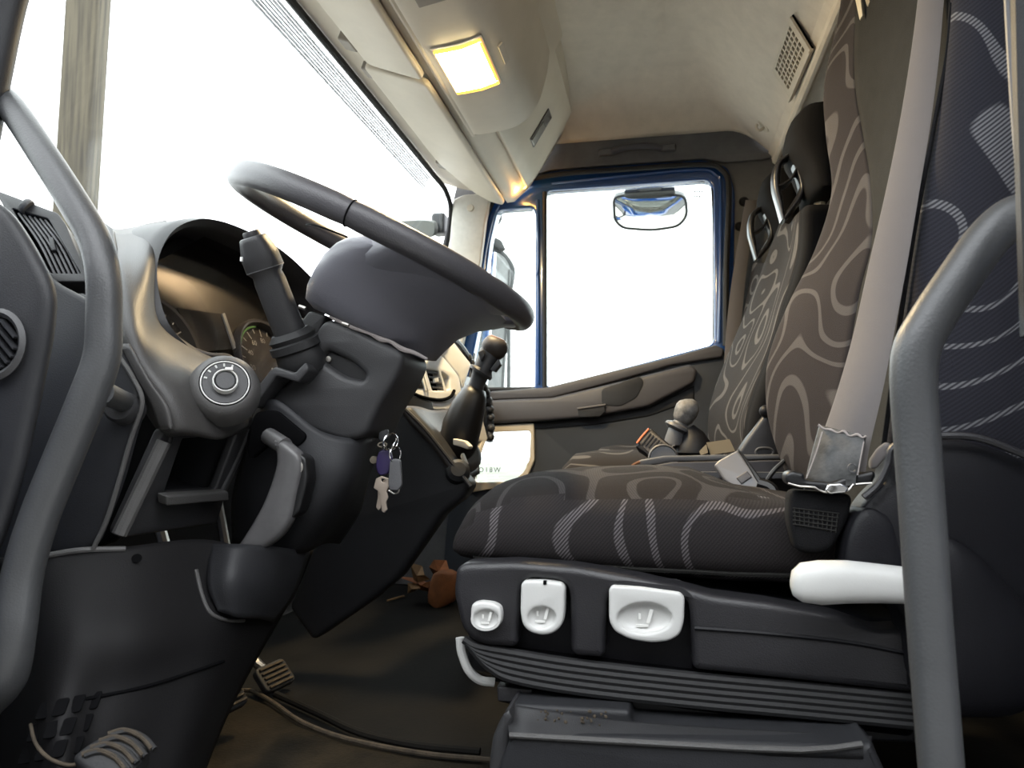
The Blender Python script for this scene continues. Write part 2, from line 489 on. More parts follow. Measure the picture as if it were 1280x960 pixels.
def plplate_vf(pts, p0, n, depth, r=0.0, bev=0.003, holes=(), hr=0.004):
    """slab on any plane: outline corners are sight lines on that plane, thickness runs against n (n faces the viewer)"""
    n = Vector(n).normalized(); p0 = Vector(p0); u, v, _ = basis(n)
    f = lambda P: [((PL(a, b, p0, n) - p0).dot(u), (PL(a, b, p0, n) - p0).dot(v)) for a, b in P]
    o = rnd(f(pts), r) if r else f(pts)
    return plate_vf(o, [rnd(f(h), hr) if hr else f(h) for h in holes], (p0, u, v, -n), depth, bev)
def plplate(name, pts, p0, n, depth, m, parent=None, r=0.0, bev=0.003, holes=(), hr=0.004, **k):
    k.setdefault('smooth', 40)
    return mo(name, *plplate_vf(pts, p0, n, depth, r, bev, holes, hr), m, parent, **k)
def patch(name, rows, m, parent=None, n=5, thick=0.006, **k):
    """smooth skin through a grid of points, thickness away from the viewer"""
    R = [cat_rom(r, n) for r in rows]
    cols = [cat_rom([r[j] for r in R], n) for j in range(len(R[0]))]
    rings = [[cols[j][i] for j in range(len(cols))] for i in range(len(cols[0]))]
    vs, fs = loft_vf(rings, closed=False)
    # face the viewer
    tot = 0.0
    for f in fs:
        c = (vs[f[0]] + vs[f[2]]) / 2
        tot += (vs[f[2]] - vs[f[0]]).cross(vs[f[3]] - vs[f[1]]).dot((EYE - c).normalized())
    if tot < 0: fs = [q[::-1] for q in fs]
    k.setdefault('smooth', 60)
    return mo(name, vs, fs, m, parent, solid=thick, fixn=False, **k)
def pxrows(rows): return [[V(*p) for p in r] for r in rows]
def sphere_vf(c, r, seg=14, rings=9, s=(1, 1, 1)):
    c = Vector(c); vs = []; 
    rr = []
    for i in range(rings + 1):
        a = math.pi * i / rings
        rr.append([c + Vector((math.sin(a) * math.cos(2 * math.pi * j / seg) * s[0], math.sin(a) * math.sin(2 * math.pi * j / seg) * s[1], math.cos(a) * s[2])) * r for j in range(seg)])
    rr[0] = [c + Vector((math.cos(2 * math.pi * j / seg) * 1e-5, math.sin(2 * math.pi * j / seg) * 1e-5, r * s[2])) for j in range(seg)]
    rr[-1] = [c + Vector((math.cos(2 * math.pi * j / seg) * 1e-5, math.sin(2 * math.pi * j / seg) * 1e-5, -r * s[2])) for j in range(seg)]
    return loft_vf(rr)
def superring(c, u, v, a, b, e=3.0, seg=28):
    """rounded-rectangle ring, half sizes a along u and b along v"""
    c, u, v = Vector(c), Vector(u), Vector(v); out = []
    for i in range(seg):
        t = 2 * math.pi * i / seg
        cs, sn = math.cos(t), math.sin(t)
        out.append(c + u * a * math.copysign(abs(cs) ** (2 / e), cs) + v * b * math.copysign(abs(sn) ** (2 / e), sn))
    return out
def finish():
    """move every Empty to the base of its thing"""
    bpy.context.view_layer.update()
    for r in ROOTS:
        ch = [o for o in bpy.data.objects if o.parent == r]
        pts = [wloc(o) + Vector(b) for o in ch if o.type == 'MESH' for b in o.bound_box]
        if not pts: continue
        b = Vector(((min(p.x for p in pts) + max(p.x for p in pts)) / 2, (min(p.y for p in pts) + max(p.y for p in pts)) / 2, min(p.z for p in pts)))
        r.location = b
        for o in ch: o.location -= b
X_, Y_, Z_ = Vector((1, 0, 0)), Vector((0, 1, 0)), Vector((0, 0, 1))
# ------------------------------------------------------------------ setting: ground, floor, shell of the cab
box('ground', (0, 0, -1.2), (160, 160, 0.1), 'ground_dirt')['kind'] = 'structure'

def slab_y(pr, Y0, Y1, off):
    """profile (x, z) swept across the cab, thickened by off towards the cabin side"""
    n = len(pr); nor = []
    for i in range(n):
        a, b = Vector(pr[max(i - 1, 0)]), Vector(pr[min(i + 1, n - 1)])
        d = (b - a).normalized(); nor.append(Vector((d.y, -d.x)))
    outer = [(p[0] + q.x * off, p[1] + q.y * off) for p, q in zip(pr, nor)]
    ring = list(pr) + outer[::-1]
    rings = [[Vector((x, Y, z)) for x, z in ring] for Y in (Y0, Y1)]
    n2 = n
    vs, fs = loft_vf(rings, caps=False)
    N = len(ring)
    for base, flip in ((0, 1), (N, 0)):
        for i in range(n - 1):
            q = (base + i, base + i + 1, base + N - 2 - i, base + N - 1 - i)
            fs.append(q[::-1] if flip else q)
    return vs, fs

# cab floor: dark rubber with a dirty worn patch by the door
fl = mo('floor', *box_vf((-0.1, 1.48, -0.015), (1.8, 0, 0), (0, 1.95, 0), (0, 0, 0.03)), 'floor_mat', None, smooth=0); struct(fl)
dirt_edge = [VZ(a, b, 0.006) for a, b in ((250, 905), (300, 868), (335, 882), (372, 908), (430, 930), (520, 948), (600, 956), (660, 962))]
dpoly = [(v.x, v.y) for v in dirt_edge] + [(0.1, 0.62), (-0.9, 0.62), (-0.9, dirt_edge[0].y)]
dm = mo('floor_dirt', *plate_vf(dpoly, [], (Vector((0, 0, 0.0)), X_, Y_, Z_), 0.006, 0.001), 'floor_dirt', fl, smooth=0, label='brown gritty soil patch at the door side')
tube('mat_edge', [v + Vector((0, 0.01, 0.004)) for v in dirt_edge], 0.004, 'tread_dirt', fl, seg=8, n=4, label='dust worn raised lip')
tube('mat_edge', [VZ(a, b, 0.012) for a, b in ((345, 868), (400, 893), (450, 916), (520, 932), (600, 940))], 0.006, 'floor_mat', fl, seg=8, n=4)

# rear wall, with the roof lip in front of it
struct(box('wall_rear', (0.62, 1.48, 0.62), (0.03, 1.96, 1.3), 'pillar_felt'))
struct(mo('trim_3', *slab_y([(0.345, 1.362), (0.358, 1.345), (0.375, 1.328), (0.40, 1.335), (0.62, 1.24)], 0.5, 2.44, -0.012), 'headliner_felt', None, smooth=50), 'sloping felt panel between roof and rear wall')
tube('trim_4', [(0.368, 0.52, 1.330), (0.368, 2.405, 1.336)], 0.013, 'headliner_felt', None, seg=10, n=1, sm=False)['kind'] = 'structure'
# ceiling, rolled down into the far side
pr = []
for Y, z in ((0.50, 1.45), (0.56, 1.54), (0.66, 1.585), (0.9, 1.60), (1.4, 1.605), (1.9, 1.60), (2.12, 1.59), (2.24, 1.565), (2.32, 1.53), (2.365, 1.49), (2.40, 1.44)): pr.append((Y, z))
cp = cat_rom([(0, a, b) for a, b in pr], 4)
def panel_z(x): return 1.60 if x < 0.02 else 1.585 - (x - 0.13) * 1.022
def smin(a, b, k=0.055):
    h = max(k - abs(a - b), 0) / k
    return min(a, b) - h * h * k * 0.25
rings = [[Vector((x, p.y, p.z if x < -0.05 else smin(p.z, panel_z(x)))) for p in cp] for x in [-0.62, -0.45, -0.3, -0.15, -0.06] + [0.02 * k for k in range(0, 19)]]
struct(mo('ceiling', *loft_vf(rings, closed=False), 'headliner_felt', None, smooth=70, solid=0.012, fixn=False))
# side wall over and behind the far door, with the doorway left open
door_out = [(584, 520), (610, 265), (630, 233), (690, 217), (790, 209), (880, 203), (906, 212), (914, 238), (910, 430), (912, 738), (566, 738)]
wall_o = [(-1.04, 0.0), (-1.04, 0.68), (-0.80, 0.75), (-0.62, 1.50), (0.66, 1.50), (0.66, 0.0)]
wr = mo('wall_far_side', *plate_vf(wall_o, [rnd(p2(door_out, 2.42), 0.02)], yframe(2.42), 0.03, 0.004), 'pillar_felt', None); struct(wr)
sidep = p2([(610, 245), (640, 228), (690, 213), (790, 205), (880, 199), (905, 204), (955, 200), (985, 190)], 2.412) + [(0.40, 1.52), (-0.55, 1.52)]
struct(mo('trim_5', *plate_vf(rnd(sidep, 0.01), [], yframe(2.405), 0.014, 0.003), 'side_felt', None), 'felt panel over the far door')
# seal round the doorway
seal = [V(a, b, 2.402) for a, b in ((604, 275), (630, 236), (690, 219), (790, 211), (878, 205.5), (903, 213), (911, 238), (908, 330), (907, 432))]
tube('trim_6', seal, 0.009, 'rubber', None, seg=8, n=4)['kind'] = 'structure'
# B pillar round hole covers
for a, b in ((925, 283), (922, 330), (930, 252)):
    lathe('cap', [(0.0, 0.006), (0.012, 0.006), (0.016, 0.0), (0.016, -0.004)], V(a, b, 2.42), (0, -1, 0), 'cover_plastic', wr, seg=12)

# front bulkhead below the windscreen and the roof edge above it
struct(box('wall_front', (-1.03, 1.48, 0.33), (0.03, 1.96, 0.72), 'dash_dark'))
TOPX, TOPZ = -0.695, 1.315
ws = shell('window_1')
ws_pts = [[(TOPX, 0.62, TOPZ), (TOPX, 1.5, TOPZ), (TOPX, 2.2, TOPZ - 0.005), (TOPX + 0.015, 2.36, TOPZ - 0.03)],
          [(-0.86, 0.60, 1.02), (-0.90, 1.5, 1.02), (-0.86, 2.2, 1.02), (-0.72, 2.39, 1.00)],
          [(-0.96, 0.58, 0.66), (-1.02, 1.5, 0.66), (-0.97, 2.2, 0.66), (-0.78, 2.41, 0.66)]]
rows = [[Vector(p) for p in r] for r in ws_pts]
patch('glass_pane', rows, 'window_glass', ws, n=5, thick=0.0)
tube('seal', [(TOPX + 0.004, 0.6, TOPZ), (TOPX + 0.004, 1.5, TOPZ), (TOPX + 0.004, 2.2, TOPZ - 0.004), (TOPX + 0.022, 2.345, TOPZ - 0.035), (-0.672, 2.385, 1.20), (-0.712, 2.39, 1.00), (-0.775, 2.40, 0.70)], 0.0085, 'rubber', ws, seg=8, n=6)
fr = []
for k in (0.012, 0.055):
    fr.append([Vector((TOPX - 0.24 * k * 2.3 + 0.003, y, TOPZ - k)) for y in (0.62, 1.0, 1.5, 2.0, 2.25)])
patch('frit_band', fr, 'frit_dots', ws, n=2, thick=0.0, label='dotted black edge of the glass')
# far A-pillar cover
ap = [(566, 249), (580, 243), (614, 240), (607, 275), (600, 330), (590, 380), (568, 470), (516, 470), (545, 370), (562, 300)]
tr = pxplate('trim_1', ap, 2.375, 0.03, 'cream_white', None, r=0.012, bev=0.006); struct(tr, 'pale plastic cover of the far windscreen pillar')
lathe('cap', [(0, 0.004), (0.011, 0.004), (0.0125, 0.0), (0.0125, -0.004)], V(588, 260, 2.375), (0, -1, 0), 'cream_plastic', tr, seg=16)
# near A-pillar, only its lower edge shows in the corner
tube('trim_2', [V(30, -60, 0.72), V(9, 10, 0.72), V(-10, 95, 0.72), V(-40, 240, 0.73)], [0.018, 0.019, 0.020, 0.022], 'dash_dark', None, seg=12)['kind'] = 'structure'
# near door frame behind the right grab handle
tube('trim_7', [V(1262, -60, 0.62), V(1264, 10, 0.62), V(1271, 130, 0.62), V(1279, 225, 0.62), V(1300, 420, 0.62)], 0.0045, 'armrest_grey', None, seg=10)['kind'] = 'structure'
tube('trim_8', [V(1288, -60, 0.60), V(1292, 120, 0.60), V(1302, 420, 0.60)], 0.013, 'cover_plastic', None, seg=10)['kind'] = 'structure'

# ------------------------------------------------------------------ roof console over the windscreen
CON = [(-0.692, 1.326), (-0.630, 1.304), (-0.50, 1.275), (-0.478, 1.248), (-0.455, 1.250), (-0.405, 1.295), (-0.345, 1.385), (-0.305, 1.45), (-0.275, 1.50), (-0.258, 1.56), (-0.255, 1.62)]
con = thing('overhead_console', 'cream moulded console across the roof above the windscreen', 'console')
mo('body', *slab_y(CON, 0.56, 2.385, -0.02), 'cream_plastic', con, smooth=50)
def prof_at(s, pr):
    L = [0]
    for a, b in zip(pr, pr[1:]): L.append(L[-1] + math.dist(a, b))
    s *= L[-1]
    for i in range(len(pr) - 1):
        if s <= L[i + 1] + 1e-9:
            t = (s - L[i]) / (L[i + 1] - L[i]); return (pr[i][0] + (pr[i + 1][0] - pr[i][0]) * t, pr[i][1] + (pr[i + 1][1] - pr[i][1]) * t)
HOUS = [(-0.462, 1.246), (-0.440, 1.233), (-0.380, 1.237), (-0.330, 1.250), (-0.292, 1.285), (-0.270, 1.34), (-0.255, 1.42), (-0.25, 1.60)]
HP = [(p.x, p.z) for p in cat_rom([(x, 0, z) for x, z in HOUS], 5)]
mo('lamp_housing', *slab_y(HP, 1.02, 1.80, -0.03), 'cream_plastic', con, smooth=50, bev=0.008)
mat('lid_recess', (0.10, 0.09, 0.08), 0.5)
# raised front lip of the housing
tube('housing_rim', [(-0.452, 1.04, 1.240), (-0.452, 1.76, 1.240), (-0.452, 1.785, 1.248)], 0.007, 'cream_plastic', con, seg=8, n=3)
# shallow dark recess nearest the door
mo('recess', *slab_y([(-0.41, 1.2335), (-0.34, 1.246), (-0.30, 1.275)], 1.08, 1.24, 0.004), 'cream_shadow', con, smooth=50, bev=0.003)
# the lens is flush in the housing and glows
LP = [(-0.432, 1.2325), (-0.405, 1.2338), (-0.37, 1.2375), (-0.335, 1.2475), (-0.328, 1.2502)]
mo('lamp_frame', *slab_y([(x, z - 0.0005) for x, z in LP], 1.375, 1.575, 0.004), 'cream_white', con, smooth=50, bev=0.002)
lens = [(x, z - 0.003) for x, z in LP[:]]
lens[0] = (-0.427, 1.2295); lens[-1] = (-0.333, 1.2455)
mo('lamp_lens', *slab_y(lens, 1.383, 1.565, 0.006), 'lamp_amber', con, smooth=50, bev=0.004, label='glowing amber lamp lens')
lens2 = [(x + (0.004 if i == 0 else (-0.010 if i == len(lens) - 1 else 0)), z - 0.0065) for i, (x, z) in enumerate(lens)]
mo('lamp_glow', *slab_y(lens2, 1.386, 1.545, 0.003), 'lamp_bulb', con, smooth=50, bev=0.001, label='white hot middle of the lit lamp')
la = bpy.data.lights.new('cabin_lamp_light', 'AREA'); la.energy = 2.2; la.color = (1.0, 0.75, 0.42); la.shape = 'RECTANGLE'; la.size = 0.08; la.size_y = 0.16
lo = bpy.data.objects.new('cabin_lamp_light', la); COL.objects.link(lo); lo.location = (-0.38, 1.47, 1.222); lo.rotation_euler = (0, math.radians(-15), 0)
# small buttons beside the lamp
mo('switch', *slab_y([(-0.312, 1.262), (-0.303, 1.272)], 1.45, 1.52, 0.004), 'cream_plastic', con, bev=0.001)
# storage lid on the rear face, with its finger slot
LIDP = [(p.x, p.z) for p in cat_rom([(-0.415, 0, 1.284), (-0.39, 0, 1.313), (-0.345, 0, 1.385), (-0.305, 0, 1.452), (-0.272, 0, 1.515)], 4)]
mo('lid', *slab_y(LIDP, 1.875, 2.315, 0.020), 'cream_plastic', con, smooth=50, bev=0.006, label='curved storage lid with a finger slot')
mo('lid_slot', *slab_y([(-0.372 + 0.0168, 1.345 - 0.0112), (-0.318 + 0.0168, 1.432 - 0.0112)], 2.09, 2.15, 0.005), 'lid_recess', con, bev=0.001)
mo('lid_catch', *slab_y([(-0.372 + 0.021, 1.347 - 0.014), (-0.338 + 0.021, 1.400 - 0.014)], 2.10, 2.14, 0.003), 'steel_dull', con, bev=0.001)
mo('lid', *slab_y([(x + 0.004, z) for x, z in LIDP[8:]], 1.30, 1.84, 0.05), 'cream_plastic', con, smooth=50, bev=0.006)

# two sun visors folded up against it
def visor(Y0, Y1, label, far):
    t = thing('sun_visor', label, 'sun visor', 'sun visors under the roof console')
    o = Vector((-0.618, 0, 1.292)); e = Vector((-0.472, 0, 1.236)); u = (e - o).normalized(); n = Vector((u.z, 0, -u.x))
    if n.z > 0: n = -n
    L = (e - o).length
    pts = [(0.0, Y0), (L, Y0), (L, Y1), (0.02, Y1 - 0.0)]
    if far: pts = [(0.0, Y0), (L, Y0), (L, Y1 - 0.01), (L - 0.05, Y1), (0.06, Y1 - 0.05), (0.0, Y1 - 0.26)]
    mo('visor_panel', *plate_vf(rnd(pts, 0.02), [], (o, u, Y_, n), 0.017, 0.006), 'cream_plastic', t)
    for yy in (Y0 + 0.05, Y1 - 0.22 if far else Y1 - 0.06):
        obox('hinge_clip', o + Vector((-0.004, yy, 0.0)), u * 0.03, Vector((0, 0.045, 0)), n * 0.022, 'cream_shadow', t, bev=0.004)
visor(0.66, 1.485, 'cream sun visor nearest the open door, cut off by the top of the photo', False)
visor(1.500, 2.34, 'cream sun visor further from the open door, its rounded end by the far pillar', True)

# small amber courtesy lamp over the far door
ml = thing('courtesy_lamp', 'small glowing amber lamp at the end of the roof console over the far door', 'lamp')
c = V(650, 233, 2.355)
mo('lens', *merge([sphere_vf(c, 0.012, 14, 8, (1.9, 1.0, 0.9))]), 'marker_glow', ml)
lathe('bezel', [(0.010, 0.0), (0.0115, 0.003), (0.0115, 0.008), (0.009, 0.009)], c + Vector((0, 0, 0.001)), (0, 0, 1), 'cream_plastic', ml, su=1.9, u=X_)
pl = bpy.data.lights.new('courtesy_lamp_light', 'POINT'); pl.energy = 0.05; pl.color = (1.0, 0.5, 0.12); pl.shadow_soft_size = 0.012
po = bpy.data.objects.new('courtesy_lamp_light', pl); COL.objects.link(po); po.location = c + Vector((0.0, -0.03, -0.03))

# fixed roof handle over the far door
h = thing('roof_handle', 'folded felt-grey grab handle on the side panel over the far door', 'handle')
A, B = V(748, 191, 2.395), V(845, 184, 2.395)
d = B - A
obox('end_cap', A + d * 0.1, d * 0.2, Vector((0, 0.016, 0)), Vector((0, 0, 0.022)), 'side_felt', h, bev=0.005)
obox('end_cap', A + d * 0.9, d * 0.2, Vector((0, 0.016, 0)), Vector((0, 0, 0.022)), 'side_felt', h, bev=0.005)
tube('grip', [A + d * 0.18, A + d * 0.35 + Vector((0, -0.012, 0.006)), A + d * 0.65 + Vector((0, -0.012, 0.007)), A + d * 0.82], 0.011, 'armrest_grey', h, seg=10)
# coat hook at the corner
ck = thing('coat_hook', 'small beige coat hook in the upper rear corner of the cab', 'hook')
hc = PL(957, 158, (0.30, 2.3, 1.42), (-0.78, -0.1, -0.62))
lathe('hook_base', [(0, 0.006), (0.016, 0.006), (0.018, 0.0), (0.018, -0.006)], hc, (-0.78, -0.1, -0.62), 'cream_plastic', ck)
tube('hook', [hc, hc + Vector((-0.018, 0, -0.012)), hc + Vector((-0.026, 0, -0.002)), hc + Vector((-0.024, 0, 0.008))], 0.0045, 'cream_plastic', ck, seg=8)

# square-holed air grille on the sloping panel
VN = Vector((-(1.55 - 1.355), 0, -(0.355 - 0.20))).normalized(); VP0 = Vector((0.275, 1.9, 1.448)) + VN * 0.014
vg = thing('vent_grille', 'beige air grille with rows of square holes on the sloping panel behind the roof', 'vent')
vu = Vector((0, 1, 0)); vv = VN.cross(vu)
if vv.x < 0: vv = -vv
corn = [PL(a, b, VP0, VN) for a, b in ((987, 25), (1011, 64), (987, 121), (966, 88))]
def bil(s, t):
    return corn[0] * (1 - s) * (1 - t) + corn[1] * s * (1 - t) + corn[2] * s * t + corn[3] * (1 - s) * t
f2 = lambda p: ((p - VP0).dot(vu), (p - VP0).dot(vv))
holes = []
for i in range(5):
    for j in range(10):
        s0, s1 = 0.07 + i * 0.165, 0.07 + i * 0.165 + 0.115
        t0, t1 = 0.07 + j * 0.088, 0.07 + j * 0.088 + 0.062
        holes.append([f2(bil(s, t)) for s, t in ((s0, t0), (s1, t0), (s1, t1), (s0, t1))])
outer = [f2(bil(s, t)) for s, t in ((-0.03, -0.03), (1.04, -0.03), (1.04, 1.03), (-0.03, 1.03))]
fr_ = (VP0, vu, vv, -VN)
mo('grille_plate', *plate_vf(outer, holes, fr_, 0.006, 0.0008, 1), 'cream_plastic', vg)
mo('dark_duct', *plate_vf(outer, [], (VP0 - VN * 0.0065, vu, vv, -VN), 0.004, 0), 'deep_black', vg)
obox('grille_lip', bil(1.07, 0.5), (corn[2] - corn[1]) * 1.1, (corn[1] - corn[0]) * 0.07, VN * 0.014, 'cream_plastic', vg, bev=0.002)

# ------------------------------------------------------------------ far door: blue frame, glass, dark lining
dr = shell('door_1')
YD = 2.416
fo = [(552, 744), (572, 470), (603, 272), (628, 231), (690, 213), (790, 205), (880, 199), (910, 208), (919, 238), (917, 435), (919, 744)]
q_hole = [(582, 488), (600, 400), (613, 300), (622, 262), (666, 259), (669, 268), (668, 487)]
w_hole = [(681, 238), (884, 224), (892, 234), (893, 430), (682, 485)]
low_hole = [(588, 540), (667, 536), (663, 580), (654, 598), (640, 606), (586, 608)]
mo('door_frame', *plate_vf(rnd(p2(fo, YD), 0.02), [rnd(p2(q_hole, YD), 0.02), rnd(p2(w_hole, YD), 0.025), rnd(p2(low_hole, YD), 0.01)], yframe(YD), 0.055, 0.008), 'blue_paint', dr)
# ridge lines of the pressed frame
tube('frame_ridge', [V(a, b, YD - 0.003) for a, b in ((672, 250), (673, 330), (670.5, 345), (673, 355), (673, 480))], 0.005, 'blue_paint', dr, seg=8, n=3)
tube('frame_ridge', [V(a, b, YD - 0.003) for a, b in ((690, 229), (790, 219), (872, 212), (895, 219), (901, 245), (899, 428))], 0.006, 'blue_paint', dr, seg=8, n=4)
tube('frame_ridge', [V(a, b, YD - 0.003) for a, b in ((594, 400), (606, 318), (617, 270), (628, 250))], 0.005, 'blue_paint', dr, seg=8, n=4)
# rubber runs of both panes
tube('window_seal', [V(a, b, YD - 0.004) for a, b in ((681, 484), (681, 360), (681, 240))], 0.008, 'rubber', dr, seg=8, n=2, sm=False)
tube('window_seal', [V(a, b, YD + 0.02) for a, b in ((683, 239), (790, 231), (882, 225.5), (891, 236), (893, 330), (893, 428))], 0.006, 'rubber', dr, seg=8, n=3)
tube('window_seal', [V(a, b, YD - 0.004) for a, b in ((588, 487), (668, 486))], 0.007, 'rubber', dr, seg=8, n=1, sm=False)
gp = lambda nm, P, Y: pxplate(nm, P, Y, 0.004, 'window_glass', dr, bev=0.0, smooth=0)
gp('glass_pane', [(676, 230), (892, 216), (900, 230), (900, 440), (676, 492)], YD + 0.035)
gp('glass_pane', [(572, 495), (590, 400), (605, 300), (616, 254), (674, 252), (674, 492)], YD + 0.035)
gp('glass_pane', [(580, 534), (672, 530), (670, 600), (640, 612), (578, 614)], YD + 0.035)
# faint maker's print in the pane corners
for k in range(2):
    for j in range(4 - k):
        pxplate('print_mark', [(867 + 3.0 * j, 238 + 6 * k), (869.2 + 3.0 * j, 238 + 6 * k), (869.2 + 3.0 * j, 241 + 6 * k), (867 + 3.0 * j, 241 + 6 * k)], YD + 0.033, 0.001, 'print_grey', dr, bev=0, smooth=0)
# lower lining
card = [(576, 492), (620, 493), (683, 486), (760, 467), (840, 448), (895, 433), (906, 437), (908, 500), (911, 735), (552, 735), (566, 560)]
mo('door_card', *plate_vf(rnd(p2(card, 2.385), 0.008), [rnd(p2([(590, 535), (668, 530), (667, 578), (656, 598), (640, 608), (588, 612)], 2.385), 0.012)], yframe(2.385), 0.033, 0.006), 'door_plastic', dr)
# window-sill ledge with its glossy lip
sill = [(612, 489), (683, 484), (760, 465), (840, 446), (894, 431), (905, 436), (903, 446), (840, 456), (770, 476), (690, 497), (612, 500)]
pxplate('sill', sill, 2.365, 0.03, 'armrest_grey', dr, r=0.006, bev=0.006)
arm = [(612, 500), (690, 497), (770, 478), (862, 455), (872, 462), (868, 478), (810, 508), (740, 521), (680, 526), (614, 529)]
pxplate('armrest', arm, 2.345, 0.045, 'armrest_grey', dr, r=0.01, bev=0.01)
scoop = [(752, 486), (800, 470), (805, 478), (796, 497), (775, 508), (752, 506)]
pxplate('door_pull', scoop, 2.342, 0.006, 'dash_dark', dr, r=0.012, bev=0.002)
pxplate('door_handle', [(722, 512), (756, 507), (757, 514), (750, 521), (724, 522)], 2.337, 0.012, 'dash_dark', dr, r=0.004, bev=0.003)
tube('door_handle_rim', [V(a, b, 2.336) for a, b in ((722, 511), (757, 506))], 0.004, 'armrest_grey', dr, seg=8, n=1, sm=False)
pxplate('lower_band', [(612, 527), (680, 527), (745, 521), (812, 509), (868, 482), (868, 500), (812, 520), (745, 531), (680, 536), (612, 537)], 2.38, 0.02, 'dash_dark', dr, r=0.004, bev=0.004)
# pale frame of the low kerb window
pxplate('low_window_frame', [(590, 533), (667, 529), (668, 575), (660, 594), (645, 606), (586, 616), (586, 605), (592, 604)], 2.366, 0.03, 'cream_plastic', dr, r=0.006, bev=0.003,
        holes=[[(597, 541), (663, 538.5), (662, 572), (655, 590), (640, 602), (594, 603), (592, 594)]], hr=0.012)
# registration-like print on the low pane
tcu = bpy.data.curves.new('t', 'FONT'); tcu.body = 'O18W'; tcu.size = 0.022; tcu.extrude = 0.0004; tcu.space_character = 1.35
tob = bpy.data.objects.new('t', tcu); tme = bpy.data.meshes.new_from_object(tob)
p0 = V(598, 590, YD + 0.033)
mo('window_print', [p0 + Vector((v.co.x, -v.co.z, v.co.y)) for v in tme.vertices], [tuple(p.vertices) for p in tme.polygons], 'marks_black', dr, smooth=0, fixn=False, label='small black characters on the low pane')
bpy.data.objects.remove(tob); bpy.data.curves.remove(tcu); bpy.data.meshes.remove(tme)

# ------------------------------------------------------------------ outside
# weathered timber post in front of the cab
a0, a1 = V(111, 0, 3.0), V(98.5, 200, 3.0)
dirp = (a0 - a1) / (a0.z - a1.z)
def postc(z): return a1 + dirp * (z - a1.z)
rings = []
for z, s in ((-1.16, 0.086), (0.3, 0.080), (1.5, 0.078), (2.4, 0.080), (3.6, 0.082)):
    c = postc(z); u = RT; v = Vector((-RT.y, RT.x, 0))
    rings.append(superring(c, u, v, s, s * 0.8, 8, 24))
tag(loft('timber_post', rings, 'weathered_wood', None, smooth=40), 'weathered square timber post standing outside beyond the windscreen', 'post')

# kerb mirror hanging over the far door
km = thing('kerb_mirror', 'rounded convex kerb mirror hanging outside over the far door window', 'mirror')
KN = Vector((-0.02, -0.70, -0.70)).normalized()
kc = V(813, 261, 2.62)
ku = X_ - KN * X_.dot(KN); ku.normalize(); kv = KN.cross(ku)
if kv.z < 0: kv = -kv
gl = [(767, 247), (780, 244), (815, 243), (857, 244), (859, 270), (848, 283), (815, 288), (778, 285), (768, 275)]
loc = [((PL(a, b, kc, KN) - kc).dot(ku), (PL(a, b, kc, KN) - kc).dot(kv)) for a, b in gl]
loc = rnd(loc, 0.03, 4)
n_ = len(loc); rings = []
for s in (1.0, 0.8, 0.6, 0.4, 0.2, 0.02):
    rings.append([kc + ku * x * s + kv * y * s + KN * (0.030 * (1 - s * s)) for x, y in loc])
mo('mirror_glass', *loft_vf(rings), 'mirror_glass', km, smooth=80)
tube('mirror_rim', [kc + ku * x * 1.0 + kv * y * 1.0 for x, y in loc], 0.005, 'exterior_grey', km, seg=8, n=1, closed=True, sm=False)
rings = []
for s, d in ((1.02, -0.004), (1.02, -0.03), (0.85, -0.055), (0.5, -0.07), (0.05, -0.072)):
    rings.append([kc + ku * x * s + kv * y * s + KN * d for x, y in loc])
mo('housing', *loft_vf(rings), 'exterior_grey', km, smooth=60)
tube('arm', [V(812, 243, 2.66), V(812, 230, 2.66), V(813, 210, 2.62), V(813, 196, 2.47)], 0.028, 'exterior_grey', km, seg=12, n=2)
mo('shroud', *box_vf(V(812, 233, 2.56), (0.085, 0, 0), (0, 0.10, 0), (0, 0, 0.045)), 'exterior_grey', km, bev=0.012)
mo('shroud', *box_vf(V(812, 241, 2.57), (0.17, 0, 0), (0, 0.06, 0), (0, 0, 0.016)), 'exterior_grey', km, bev=0.006)

# wing mirror pair seen through the quarter light
wm = thing('wing_mirror', 'grey wing mirror with two panes seen through the far quarter window', 'mirror')
WN = Vector((0.70, -0.71, -0.055)).normalized(); wc = V(615, 345, 2.66)
def mirror_pane(poly, edge, c0, nm, lab):
    plplate(nm, poly, c0, WN, 0.004, 'mirror_glass', wm, r=0.03, bev=0.0, smooth=0, label=lab)
    plplate('housing', edge, c0 - WN * 0.006, WN, 0.06, 'exterior_grey', wm, r=0.035, bev=0.012)
mirror_pane([(600, 312), (618, 313), (632, 322), (639, 338), (638, 356), (628, 378), (600, 378)],
            [(590, 302), (620, 303), (638, 320), (647, 336), (643, 362), (632, 392), (590, 392)], wc, 'wide_angle_glass', 'small wide-angle pane')
mirror_pane([(592, 398), (630, 396), (634, 420), (633, 500), (592, 500)],
            [(580, 390), (634, 390), (640, 405), (640, 500), (580, 500)], wc, 'main_glass', 'tall main pane')
plplate('cowl', [(586, 292), (612, 292), (628, 300), (634, 313), (625, 314), (610, 307), (586, 306)], wc + WN * 0.02, WN, 0.07, 'exterior_grey', wm, r=0.01, bev=0.008)
plplate('upper_arm', [(605, 240), (630, 245), (629, 276), (622, 285), (606, 298)], wc, WN, 0.05, 'exterior_grey', wm, r=0.015, bev=0.01)
tube('mirror_stalk', [PL(a, b, wc - WN * 0.05, WN) for a, b in ((612, 230), (604, 300), (596, 400), (590, 510))], 0.02, 'exterior_grey', wm, seg=10)
tube('mirror_bracket', [PL(590, 505, wc - WN * 0.05, WN), V(585, 520, 2.55), V(580, 530, 2.472)], 0.022, 'exterior_grey', wm, seg=10)
